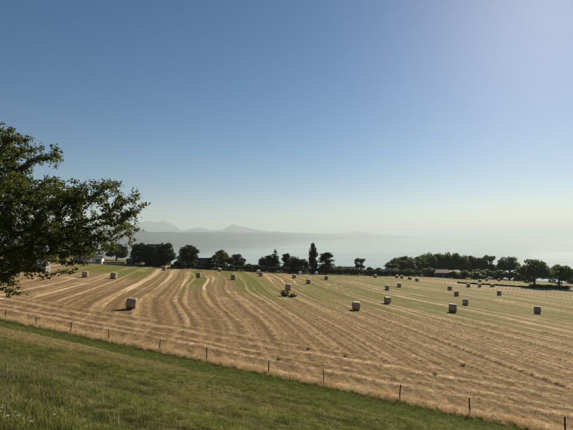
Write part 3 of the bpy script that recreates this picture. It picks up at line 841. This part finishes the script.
# ---------------------------------------------------------------- straw bales
def bale_mesh(seed, mats):
    r_ = rs_(seed); nseg, rad, half = 36, 0.75, 0.62
    prof = [(-half, 0.66), (-half+0.03, 0.715), (-half+0.09, 0.745), (-0.3, 0.755), (0.0, 0.76), (0.3, 0.755), (half-0.09, 0.745), (half-0.03, 0.715), (half, 0.66)]
    ph = r_.uniform(0, 6.28, 4); V = []
    for x, r0 in prof:
        for k in range(nseg):
            t = 2*math.pi*k/nseg
            rr = r0*(1+0.018*math.sin(2*t+ph[0])+0.010*math.sin(5*t+ph[1]+x*2)+0.008*math.sin(9*t+ph[2]-x*5))+r_.normal(0, 0.006)
            z = rr*math.sin(t)+0.74
            z = max(z, 0.03+0.02*r_.random())
            V.append((x+r_.normal(0, 0.006), rr*math.cos(t)*1.015, z))
    F = []
    for i in range(len(prof)-1):
        for k in range(nseg):
            a = i*nseg+k; b = i*nseg+(k+1) % nseg
            F.append((a, b, b+nseg, a+nseg))
    roll = mesh_np('bale_roll', V, F, [mats[0]], smooth=True)
    ends = []
    for sg in (-1, 1):
        rings = [0.665, 0.5, 0.34, 0.18, 0.05]; VV = []; FF = []
        for ri, r0 in enumerate(rings):
            for k in range(nseg):
                t = 2*math.pi*k/nseg
                z = max(r0*math.sin(t)+0.74, 0.03)
                VV.append((sg*(half+0.002+0.025*math.sin(ri*1.9+ph[3])*(ri > 0)+0.01*r_.normal()*(ri > 0)), r0*math.cos(t)*1.01, z))
        for ri in range(len(rings)-1):
            for k in range(nseg):
                a = ri*nseg+k; b = ri*nseg+(k+1) % nseg
                q = (a, b, b+nseg, a+nseg); FF.append(q if sg < 0 else q[::-1])
        k0 = (len(rings)-1)*nseg; VV.append((sg*(half+0.005), 0, 0.74))
        me = MB(); me.v = VV; me.f = [f if True else f for f in FF]+[((k0+k), (k0+(k+1) % nseg), len(VV)-1)[::(1 if sg < 0 else -1)] for k in range(nseg)]
        me.m = [0]*len(me.f); ends.append(me.mesh('bale_end', [mats[1]], True))
    return roll, ends
BALES = [bale_mesh(200+i, (M_bale, M_bale_end)) for i in range(5)]
BALE_WHITE = bale_mesh(210, (M_wrap_white, M_wrap_white)); BALE_GREEN = bale_mesh(211, (M_wrap_green, M_wrap_green))
def bale(x, y, deg, label, kind='straw', i=0):
    roll, ends = {'straw': BALES[i % 5], 'white': BALE_WHITE, 'green': BALE_GREEN}[kind]
    gx = (h1(x+0.5, y)-h1(x-0.5, y)); gy = (h1(x, y+0.5)-h1(x, y-0.5))
    root = bpy.data.objects.new('straw_bale' if kind == 'straw' else 'wrapped_bale', None); COL.objects.link(root)
    root.location = (x, y, h1(x, y)+0.03)
    c, s = math.cos(R(deg)), math.sin(R(deg))
    sz = 0.94+0.12*random.random(); root.scale = (sz*random.uniform(0.94, 1.06), sz, sz)
    root.rotation_euler = (math.atan(-gx*s+gy*c), -math.atan(gx*c+gy*s), R(deg))
    obj('roll', roll, root)
    for e in ends: obj('end_face', e, root)
    return tag(root, label, 'bale', 'round bales left lying on the stubble field')
bale_list = [
 (-21.5, 60.2, 4, 'nearest pale straw bale on the left half of the field'),
 (-42.3, 105.8, -3, 'straw bale further up the left slope near the hanging leaves'),
 (-48.8, 104.7, 10, 'straw bale half hidden behind the tips of the overhanging tree'),
 (-43.5, 153.3, 6, 'small straw bale in front of the tree-wrapped chimneyed house'),
 (-26.0, 127.9, -8, 'straw bale in the green stubble below the timber cottage'),
 (-15.9, 129.1, -6, 'straw bale in the green stubble below the dark broad tree'),
 (-25.8, 165.6, 25, 'tiny dark bale against the hedge under the yellow-green tree'),
 (-9.2, 155.6, -20, 'straw bale beside a white wrapped one left of the conifer row'),
 (0.4, 105.6, -10, 'straw bale just behind the weedy bush in the field'),
 (2.7, 156.7, 8, 'small straw bale straight in front of the middle of the conifer row'),
 (6.6, 132.1, 0, 'straw bale between the weedy bush and the poplar'),
 (12.1, 75.7, 2, 'large squarish straw bale alone in the middle of the field'),
 (21.0, 90.3, 4, 'straw bale to the right of and behind the middle one'),
 (29.6, 127.5, -14, 'left one of two bales on the green strip below the slim tree'),
 (37.7, 144.9, -8, 'right one of two bales on the green strip below the slim tree'),
 (41.5, 202.7, 14, 'tiny bale at the field edge below the slim airy tree'),
 (55.3, 217.1, 20, 'first from left in the row of four far bales by the hedge'),
 (56.4, 211.8, -12, 'second from left in the row of four far bales by the hedge'),
 (58.3, 204.5, 8, 'third from left in the row of four far bales by the hedge'),
 (59.0, 195.4, 18, 'nearest in the row of four far bales by the hedge'),
 (31.6, 82.5, -24, 'nearest of the four bales receding up the right half of the field'),
 (40.5, 98.2, -26, 'second nearest of the four bales receding up the right half of the field'),
 (48.5, 123.6, -28, 'third of the four bales receding up the right half of the field'),
 (55.2, 146.5, -30, 'farthest of the four bales receding up the right half of the field'),
 (52.3, 90.5, -22, 'big straw bale alone nearest the right edge of the field'),
 (67.6, 137.7, -30, 'lone straw bale between the right edge bale and the hedgerow'),
 (72.7, 173.1, -15, 'leftmost of three bales on the near side of the low hedgerow'),
 (79.9, 179.0, -28, 'middle one of three bales on the near side of the low hedgerow'),
 (88.2, 185.7, -10, 'rightmost of three bales on the near side of the low hedgerow'),
 (104.7, 234.3, 30, 'leftmost of three tiny bales on the tan field beyond the hedgerow'),
 (118.3, 255.8, -20, 'middle one of three tiny bales beyond the hedgerow'),
 (129.7, 264.4, 10, 'rightmost of three tiny bales beyond the hedgerow')]
for i, (x, y, d, lab) in enumerate(bale_list): bale(x, y, d, lab, 'straw', i)
bale(14.7, 160.5, 5, 'green wrapped bale in the stubble right of the poplar', 'green')
bale(-11.3, 172.0, 15, 'white wrapped bale at the hedge left of the conifer row', 'white')
bale(5.7, 186.0, -10, 'white wrapped bale at the hedge below the reddish tree', 'white')
bale(13.2, 193.5, 20, 'white wrapped bale at the hedge below the poplar', 'white')

# ---------------------------------------------------------------- fence
fence = bpy.data.objects.new('wire_fence', None); COL.objects.link(fence)
fence.location = (TX*-12+NX*S0, TY*-12+NY*S0, 0)
tag(fence, 'wire fence on thin dark wooden posts between grass bank and stubble', 'fence')
fpos = [(-52.0, 57.4), (-47.4, 55.2), (-42.8, 52.9), (-38.6, 51.0), (-34.5, 49.1), (-30.4, 47.0), (-25.9, 44.9), (-21.2, 42.7), (-16.6, 40.6), (-11.1, 38.1), (-6.6, 36.0), (-1.4, 33.6), (2.7, 31.5), (7.5, 29.0), (11.3, 27.0), (15.7, 24.8), (20.1, 22.7), (24.6, 20.5)]
tops = []
for i, (x, y) in enumerate(fpos):
    z = h1(x, y); r_ = rs_(300+i)
    hh = 1.0+r_.uniform(-0.12, 0.14); lx, ly = r_.normal(0, 0.06, 2); rr = 0.038+r_.uniform(-0.007, 0.010)
    o = np.array(fence.location)
    b = np.array([x, y, z])-o; tpt = b+np.array([lx, ly, hh])
    mb = MB().tube([b-[0, 0, 0.4], b*0.5+tpt*0.5+[r_.normal(0, .012), 0, 0], tpt, tpt+[0.003, 0.002, 0.03]], [rr*1.08, rr, rr*0.96, rr*0.5], 8)
    obj('post', mb.mesh('post', [M_post_green if i in (9, 10, 11) else M_post], True), fence)
    tops.append((b, tpt))
for wh in (0.42, 0.72, 0.97):
    pts = []
    for (b, t), (b2, t2) in zip(tops[:-1], tops[1:]):
        p, q = b+(t-b)*wh*0.93, b2+(t2-b2)*wh*0.93
        pts += [p+[0.03, 0.05, 0], (p+q)/2+[0.03, 0.05, -0.03]]
    mb = MB().tube(pts, [0.003]*len(pts), 4)
    obj('wire', mb.mesh('wire', [M_wire]), fence)

# ---------------------------------------------------------------- overhanging tree at the left
def near_tree():
    r_ = rs_(400)
    TXp, TYp = -20.8, 25.0
    zb = h1(TXp, TYp)
    def pt(ax, az): return (ax, az)
    # foliage masses: x, y, z, rx, ry, rz (metres; eye height = 0)
    B = []
    def add(x, z, rx, rz, dy=(0.0,), ry=1.6):
        for d in dy:
            k = (25+d)/25.0
            B.append(((x-0.55)*k, 25+d, z*k, rx, ry, rz))
    add(-16.4, 5.1, 1.35, 1.0, (-1.5, 1.2)); add(-18.6, 5.6, 1.9, 1.4, (-2, 2), 2.2); add(-21.0, 6.2, 2.2, 1.5, (-2.5, 2), 2.4)
    add(-14.3, 4.8, 1.25, 0.48, (-0.4, 0.9), 1.1); add(-13.0, 4.55, 0.55, 0.26, (0.2,), 0.6); add(-13.9, 4.05, 0.35, 0.25, (0.3,), 0.4)
    add(-15.9, 4.0, 1.0, 0.5, (-1.5, 1.5)); add(-15.5, 2.3, 1.7, 1.2, (-2.2, 0.4, 2.6), 1.7)
    add(-13.1, 2.3, 1.6, 0.95, (-1.6, 0.6, 2.4), 1.5); add(-12.9, 3.2, 0.5, 0.4, (0.3,), 0.6)
    add(-11.2, 2.1, 1.5, 0.75, (-1.0, 0.8), 1.2); add(-10.3, 2.9, 0.7, 0.25, (0.2,), 0.7); add(-9.8, 2.95, 0.6, 0.22, (0.4,), 0.6)
    add(-9.1, 2.0, 0.5, 0.7, (0.2,), 0.7); add(-9.7, 1.2, 1.0, 0.65, (-0.6, 0.9), 0.9); add(-8.9, 0.75, 0.4, 0.45, (0.3,), 0.6)
    add(-11.2, 0.6, 1.4, 0.75, (-1.2, 1.0), 1.2); add(-12.6, 0.6, 1.8, 1.2, (-2.0, 0.5, 2.4), 1.6)
    add(-15.0, 0.0, 2.2, 1.5, (-2.6, 0.0, 2.8), 2.0); add(-11.7, -0.8, 0.95, 0.6, (-0.5, 1.0), 1.0); add(-10.0, -0.05, 0.6, 0.35, (0.3,), 0.7)
    add(-15.6, -1.8, 1.5, 1.1, (-2.0, 0.6, 2.4), 1.7); add(-16.4, -2.9, 1.1, 0.7, (-0.8, 0.8), 1.1); add(-15.0, -3.3, 0.5, 0.5, (0.2,), 0.6)
    add(-13.2, -1.5, 0.6, 0.45, (0.2,), 0.7); add(-11.9, -1.7, 0.3, 0.3, (0.3,), 0.4); add(-12.8, -2.2, 0.25, 0.15, (0.2,), 0.3)
    add(-18.5, 2.5, 2.4, 2.2, (-4, 0.5, 4.5), 2.2); add(-19.0, -0.8, 2.4, 1.9, (-4.2, 0, 4.5), 2.2); add(-18.5, -2.6, 1.6, 1.0, (-2.5, 2.0), 1.8)
    add(-22.0, 3.2, 2.6, 2.2, (-4.5, 4.5), 2.4); add(-25.0, 3.0, 2.6, 2.4, (-3.2, 2.8), 2.4); add(-25.5, -0.5, 2.6, 2.0, (-3.0, 2.5), 2.2); add(-22.5, -1.6, 2.2, 1.4, (-4.5, 4.2), 2.0); add(-28.0, 1.2, 2.0, 2.0, (0,), 2.2)
    add(-13.6, -0.6, 1.3, 0.8, (-1.4, 1.2), 1.3); add(-12.3, -0.2, 1.2, 0.8, (-1.0, 1.2), 1.2); add(-14.2, -1.3, 0.9, 0.6, (0.2, 1.4), 1.0); add(-11.0, -0.5, 0.7, 0.5, (0.3,), 0.8); add(-17.2, -3.2, 1.2, 0.6, (-1, 1), 1.2); add(-17.5, 6.3, 0.9, 0.5, (0.2,), 1.0)
    add(-9.0, 1.0, 0.9, 0.6, (-0.5, 0.8), 0.9); add(-9.6, 0.15, 0.9, 0.55, (-0.5, 0.8), 0.9); add(-10.6, -0.6, 0.8, 0.5, (0.0, 0.9), 0.8); add(-8.6, 2.2, 0.6, 0.6, (0.2,), 0.7)
    B_ = np.array(B)
    vol = B_[:, 3]*B_[:, 4]*B_[:, 5]; vol = vol**0.64
    NC, per_c = 900, 10
    k = r_.choice(len(B_), NC, p=vol/vol.sum())
    d = r_.normal(size=(NC, 3)); d /= np.linalg.norm(d, axis=1)[:, None]
    C = B_[k, :3]+d*(r_.uniform(0.1, 1, NC)**(1/3))[:, None]*B_[k, 3:]
    A = np.repeat(C, per_c, 0)+r_.normal(size=(NC*per_c, 3))*np.array([0.28, 0.28, 0.17])
    A = A[A[:, 2] > H(A[:, 0], A[:, 1])+0.9]
    # space colonisation from the trunk
    nodes = []; par = []
    z = zb-0.3; p = -1
    while z < zb+2.4:
        nodes.append((TXp+0.06*math.sin(z), TYp+0.05*math.cos(1.7*z), z)); par.append(p); p = len(nodes)-1; z += 0.3
    nodes = [np.array(q) for q in nodes]
    step, kill = 0.28, 0.38
    alive = np.ones(len(A), bool)
    near = np.full(len(A), -1); nd = np.full(len(A), 1e9)
    def upd(idx):
        nonlocal near, nd
        Q = np.array([nodes[i] for i in idx])
        for c in range(0, len(Q), 400):
            D = np.linalg.norm(A[:, None]-Q[None, c:c+400], axis=2)
            j = D.argmin(1); m = D[np.arange(len(A)), j]
            b = m < nd; nd[b] = m[b]; near[b] = np.array(idx)[c:c+400][j[b]]
    upd(list(range(len(nodes))))
    used = {}
    for it in range(140):
        act = np.where(alive)[0]
        if len(act) == 0: break
        new = []
        V = A[act]-np.array(nodes)[near[act]]; V /= np.linalg.norm(V, axis=1)[:, None]+1e-9
        acc = np.zeros((len(nodes), 3)); np.add.at(acc, near[act], V)
        cnt = np.bincount(near[act], minlength=len(nodes))
        for i in np.where(cnt > 0)[0]:
            if used.get(i, 0) > 3: continue
            g = acc[i]/(np.linalg.norm(acc[i])+1e-9)
            g = g+0.22*r_.normal(size=3)
            if par[i] >= 0:
                pd = nodes[i]-nodes[par[i]]; g = g+0.35*pd/(np.linalg.norm(pd)+1e-9)
            g /= np.linalg.norm(g)
            nodes.append(nodes[i]+g*step); par.append(i); new.append(len(nodes)-1); used[i] = used.get(i, 0)+1
        if not new: break
        upd(new)
        alive &= nd > kill
        if len(nodes) > 20000: break
    NP = np.array(nodes); par_ = np.array(par); n = len(NP)
    area = np.zeros(n); nch = np.bincount(par_[par_ >= 0], minlength=n)
    area[nch == 0] = 1.0
    for i in range(n-1, 0, -1):
        if par_[i] >= 0: area[par_[i]] += area[i]
    rad = 0.0078*area**0.47
    rad = np.minimum(rad, 0.33)
    # branch tubes
    ns = 5; Vs = []; Fs = []
    idx = np.arange(1, n); a = NP[par_[idx]]; b = NP[idx]
    dv = b-a; dv /= np.linalg.norm(dv, axis=1)[:, None]+1e-9
    e1 = np.cross(dv, [0.3, 0.9, 0.25]); e1 /= np.linalg.norm(e1, axis=1)[:, None]; e2 = np.cross(dv, e1)
    r1 = np.minimum(rad[par_[idx]], rad[idx]*1.5); r2 = rad[idx]
    m = len(idx)
    VV = np.zeros((m, 2*ns, 3))
    for q in range(ns):
        t = 2*math.pi*q/ns; c = e1*math.cos(t)+e2*math.sin(t)
        VV[:, q] = a+c*r1[:, None]-dv*0.02; VV[:, ns+q] = b+c*r2[:, None]+dv*0.02
    base = np.arange(m)*2*ns
    FF = np.concatenate([np.c_[base+q, base+(q+1) % ns, base+ns+(q+1) % ns, base+ns+q] for q in range(ns)])
    org = np.array([TXp, TYp, zb])
    root = bpy.data.objects.new('broadleaf_tree', None); COL.objects.link(root); root.location = org
    obj('trunk', mesh_np('near_trunk', VV.reshape(-1, 3)-org, FF, [M_bark], smooth=True), root)
    # leaves in sprays on the thin twigs
    thin = np.where((area < 14) & (NP[:, 2] > zb+1.0))[0]
    per = 29
    ii = np.repeat(thin, per)
    dirn = NP[ii]-NP[np.maximum(par_[ii], 0)]
    P = NP[ii]+r_.normal(size=(len(ii), 3))*np.array([0.11, 0.11, 0.07])+dirn*r_.uniform(-0.5, 0.9, len(ii))[:, None]
    P[:, 2] -= 0.03
    up = np.tile([0, 0, 1.0], (len(P), 1))+0.5*r_.normal(size=(len(P), 3))
    V, F = leaf_quads(P-org, np.full(len(P), 0.155), 0.58, 0.35, up, r_)
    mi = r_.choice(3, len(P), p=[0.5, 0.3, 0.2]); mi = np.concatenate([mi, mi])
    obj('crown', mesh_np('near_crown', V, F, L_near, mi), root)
    tag(root, 'large leafy tree overhanging the left edge of the picture on the bank', 'tree')
    print('near tree nodes', n, 'leaves', len(P))
near_tree()

# ---------------------------------------------------------------- weeds in the stubble
def weed(name, x, y, h, w, n, label, cat, group=None, seed=0):
    r_ = rs_(500+seed); root = bpy.data.objects.new(name, None); COL.objects.link(root); root.location = (x, y, h1(x, y)+0.04)
    mb = MB(); pts = []
    for k in range(n):
        t = r_.uniform(0, 6.28); q = w*0.5*r_.uniform(0.1, 1)**0.7; hh = h*r_.uniform(0.45, 1)*(1-0.45*(q/(w*0.5))**2)
        b = np.array([0.5*q*math.cos(t), 0.5*q*math.sin(t), -0.1]); e = np.array([q*math.cos(t), q*math.sin(t), hh])
        mb.tube([b, (b+e)/2+[0, 0, 0.05], e], [0.014, 0.010, 0.004], 4)
        for u in np.linspace(0.15, 1, 9): pts += [b+(e-b)*u+r_.normal(0, 0.06, 3) for _ in range(4)]
    pts = np.array(pts); pts = pts[pts[:, 2] > 0.0]
    tag(obj('stems', mb.mesh('stems', [M_stem], True), root), kind='stuff')
    V, F = leaf_quads(pts, np.full(len(pts), 0.17 if h > 0.5 else 0.08), 0.5, 0.2, None, r_)
    mi = r_.choice(3, len(pts), p=[0.3, 0.6, 0.1])
    obj('foliage', mesh_np('weed_leaves', V, F, L_weed if h < 0.5 else L_deep, np.concatenate([mi, mi])), root)
    return tag(root, label, cat, group)
weed('weedy_bush', -0.3, 91.5, 1.6, 2.3, 40, 'dark weedy bush growing on the stubble in mid field', 'bush', seed=1)
weed('weedy_bush', 1.2, 90.6, 0.8, 2.0, 26, 'lower weed patch at the right foot of the weedy bush', 'weeds', seed=2)
for i, (x, y) in enumerate([(5.4, 40.2), (16.1, 40.0), (2.1, 42.5), (-0.6, 37.6), (12.2, 36.0)]):
    weed('weed_tuft', x, y, 0.20, 0.5, 6, ['third from left', 'rightmost', 'second from left', 'leftmost', 'fourth from left'][i]+' of the small weed tufts in the straw near the fence', 'weeds', 'weed tufts in the straw near the fence', 10+i)

# ---------------------------------------------------------------- grass and stubble (scattered clumps)
def blade_clump(name, n, h, spread, width, mat, seed, lie=0.35, segs=2):
    r_ = rs_(seed); V = []; F = []
    for k in range(n):
        t = r_.uniform(0, 6.28); q = spread*r_.uniform(0, 1)**0.6
        p = np.array([q*math.cos(t), q*math.sin(t), -0.02]); hh = h*r_.uniform(0.45, 1.1)
        la = r_.uniform(0, 6.28); ln = abs(r_.normal(0, lie)); dirx = np.array([math.cos(la), math.sin(la), 0])
        side = np.array([-math.sin(la+r_.normal(0, .7)), math.cos(la), 0]); w = width*r_.uniform(0.6, 1.3)
        k0 = len(V)
        for s in range(segs+1):
            u = s/segs
            c = p+np.array([0, 0, hh*u*math.cos(min(1.4, ln*u))])+dirx*hh*math.sin(min(1.4, ln*u))*u
            ww = w*(1-0.85*u)*0.5
            V += [tuple(c-side*ww), tuple(c+side*ww)]
        for s in range(segs): F.append((k0+2*s, k0+2*s+1, k0+2*s+3, k0+2*s+2))
    me = mesh_np(name, np.array(V), np.array(F), [mat])
    return me

def scatter(name, P, scale, clump_meshes, label):
    """one object whose points carry clumps (geometry nodes)"""
    src = bpy.data.collections.new(name+'_clumps')
    for i, me in enumerate(clump_meshes):
        src.objects.link(bpy.data.objects.new(name+'_clump', me))
    me = bpy.data.meshes.new(name); me.vertices.add(len(P)); me.vertices.foreach_set('co', np.asarray(P, np.float32).ravel())
    attr(me, 'sc', scale); attr(me, 'rot', rng.uniform(0, 6.283, len(P)))
    o = obj(name, me); tag(o, kind='stuff')
    o['label'] = label
    ng = bpy.data.node_groups.new(name, 'GeometryNodeTree')
    ng.interface.new_socket('Geometry', in_out='INPUT', socket_type='NodeSocketGeometry')
    ng.interface.new_socket('Geometry', in_out='OUTPUT', socket_type='NodeSocketGeometry')
    gi = ng.nodes.new('NodeGroupInput'); go = ng.nodes.new('NodeGroupOutput')
    m2p = ng.nodes.new('GeometryNodeMeshToPoints'); ci = ng.nodes.new('GeometryNodeCollectionInfo'); iop = ng.nodes.new('GeometryNodeInstanceOnPoints')
    ci.inputs['Collection'].default_value = src; ci.inputs['Separate Children'].default_value = True; ci.inputs['Reset Children'].default_value = True
    iop.inputs['Pick Instance'].default_value = True
    a1 = ng.nodes.new('GeometryNodeInputNamedAttribute'); a1.data_type = 'FLOAT'; a1.inputs['Name'].default_value = 'sc'
    a2 = ng.nodes.new('GeometryNodeInputNamedAttribute'); a2.data_type = 'FLOAT'; a2.inputs['Name'].default_value = 'rot'
    cx_ = ng.nodes.new('ShaderNodeCombineXYZ'); ng.links.new(a2.outputs['Attribute'], cx_.inputs['Z'])
    L = ng.links.new
    L(gi.outputs[0], m2p.inputs['Mesh']); L(m2p.outputs[0], iop.inputs['Points']); L(ci.outputs[0], iop.inputs['Instance'])
    L(cx_.outputs[0], iop.inputs['Rotation']); L(a1.outputs['Attribute'], iop.inputs['Scale']); L(iop.outputs[0], go.inputs[0])
    md = o.modifiers.new('scatter', 'NODES'); md.node_group = ng
    return o

def in_view(X, Y, m=3.0):
    return (np.abs(X) < 0.70*Y+m) & (Y > 3.5)

def spots(n, s0, s1, t0, t1, bias=None):
    S = rng.uniform(s0, s1, n); T = rng.uniform(t0, t1, n)
    X = T*TX+(S+S0)*NX; Y = T*TY+(S+S0)*NY
    return X, Y, S, T

def near_ok(X, S): return smoothstep(-17, -21, S)*smoothstep(0, -4, X)
# bank grass
X, Y, S, T = spots(210000, -27, 0.3, -60, 32)
keep = in_view(X, Y)
dn = np.clip(1.25-0.012*np.hypot(X, Y), 0.5, 1)
keep &= rng.random(len(X)) < dn*0.85
X, Y, S = X[keep], Y[keep], S[keep]
Z = H(X, Y)+bank_detail(X, Y)
sc = (0.6+1.2*fbm(X*0.8, Y*0.8, 91)**1.6)*rng.uniform(0.75, 1.25, len(X))*(0.85+0.9*smoothstep(-3, -0.5, S))
near_w = smoothstep(-20.5, -23, S+3*(fbm(X*0.3, Y*0.3, 93)-0.5))*smoothstep(-2, -6, X)
sc = sc*(1+0.9*near_w)
clump = [blade_clump('meadow_clump', 54, 0.095, 0.13, 0.010, M_blade, 600+i, 0.8) for i in range(5)]
scatter('meadow_grass', np.c_[X, Y, Z], sc, clump, 'short olive and green grass covering the bank')
print('grass', len(X))
# dry seed stalks among the grass
X, Y, S, T = spots(30000, -27, -0.5, -60, 32)
keep = in_view(X, Y) & (rng.random(len(X)) < 0.4*smoothstep(0.42, 0.7, fbm(X*0.3, Y*0.3, 97)+0.25*near_ok(X, S)))
X, Y = X[keep], Y[keep]
stalk = [blade_clump('stalk_clump', 7, 0.24, 0.12, 0.008, M_straw, 680+i, 0.35, 3) for i in range(4)]
scatter('dry_stalks', np.c_[X, Y, H(X, Y)+bank_detail(X, Y)], rng.uniform(0.5, 1.2, len(X)), stalk, 'dry pale stalks standing in the grass')
# tall dry fringe beyond the fence
X, Y, S, T = spots(5200, -0.5, 2.4, -60, 34)
keep = in_view(X, Y) & (rng.random(len(X)) < np.exp(-np.maximum(0, S)/0.9)*(0.3+0.9*fbm(X*0.4, Y*0.4, 95)))
X, Y, S = X[keep], Y[keep], S[keep]
tall = [blade_clump('dry_clump', 26, 0.48, 0.16, 0.012, M_straw, 620+i, 0.28, 3) for i in range(4)]
scatter('dry_grass_fringe', np.c_[X, Y, H(X, Y)], rng.uniform(0.6, 1.35, len(X)), tall, 'tall straw-coloured grass along the fence')
# stubble and loose straw
X, Y, S, T = spots(340000, 0.2, 46, -62, 62)
keep = in_view(X, Y)
X, Y, S = X[keep], Y[keep], S[keep]
sm_ = straw_mask(X, Y)
k2 = rng.random(len(X)) < (0.16+0.9*sm_)*np.clip(1.1-S/60, 0.2, 1)
X, Y, S, sm_ = X[k2], Y[k2], S[k2], sm_[k2]
Z = H(X, Y)+field_detail(X, Y)
lo = rng.random(len(X)) < np.clip(sm_*1.5-0.12, 0, 1)
strawc = [blade_clump('straw_clump', 24, 0.12, 0.22, 0.014, M_straw, 640+i, 1.1) for i in range(5)]
stubc = [blade_clump('stubble_clump', 22, 0.12, 0.20, 0.012, M_stubble, 660+i, 0.6) for i in range(5)]
scale_ = rng.uniform(0.6, 1.25, len(X))*(0.75+0.55*sm_)
PP = np.c_[X, Y, Z]
scatter('loose_straw', PP[lo], scale_[lo], strawc, 'pale loose straw lying in rows on the field')
scatter('cut_stubble', PP[~lo], scale_[~lo], stubc, 'short brown cut stubble standing on the field')
print('straw', lo.sum(), (~lo).sum())

# ---------------------------------------------------------------- white wildflowers in the near left corner
def flower_meshes(seed):
    r_ = rs_(seed); h = 0.24
    mb = MB(); mb.tube([(0, 0, -0.05), (0.02, 0.01, h*0.5), (0.03, 0.0, h)], [0.006, 0.005, 0.004], 5)
    heads = [np.array([0.03+r_.normal(0, .022), r_.normal(0, .022), h+0.03+r_.normal(0, .012)]) for _ in range(9)]
    for e in heads: mb.tube([(0.03, 0, h-0.02), e], [0.003, 0.002], 4)
    P = np.concatenate([e+r_.normal(size=(9, 3))*[0.014, 0.014, 0.004] for e in heads])
    V, F = leaf_quads(P, np.full(len(P), 0.017), 0.9, 0, np.tile([0, 0, 1.0], (len(P), 1)), r_)
    return mb.mesh('flower_stem', [M_stem], True), mesh_np('flower_head', V, F, [M_petal])
FL = [flower_meshes(700+i) for i in range(3)]
for i, (x, y) in enumerate([(-4.35, 6.6), (-4.15, 6.35), (-4.6, 7.1), (-4.0, 6.5), (-4.3, 6.95), (-4.75, 7.3), (-3.75, 6.4), (-3.9, 7.3), (-4.5, 6.75), (-4.05, 8.2), (-3.95, 6.15)]):
    root = bpy.data.objects.new('wildflower', None); COL.objects.link(root)
    root.location = (x, y, h1(x, y)+float(bank_detail(np.array(x), np.array(y)))); root.rotation_euler = (random.uniform(-.15, .15), random.uniform(-.15, .15), random.uniform(0, 6.28))
    s_ = random.uniform(0.4, 0.62); root.scale = (s_, s_, s_)
    st, hd = FL[i % 3]; obj('stem', st, root); obj('flower_head', hd, root)
    tag(root, 'white wildflower among the weeds in the bottom left corner', 'flower', 'white flowers in the bottom left corner')
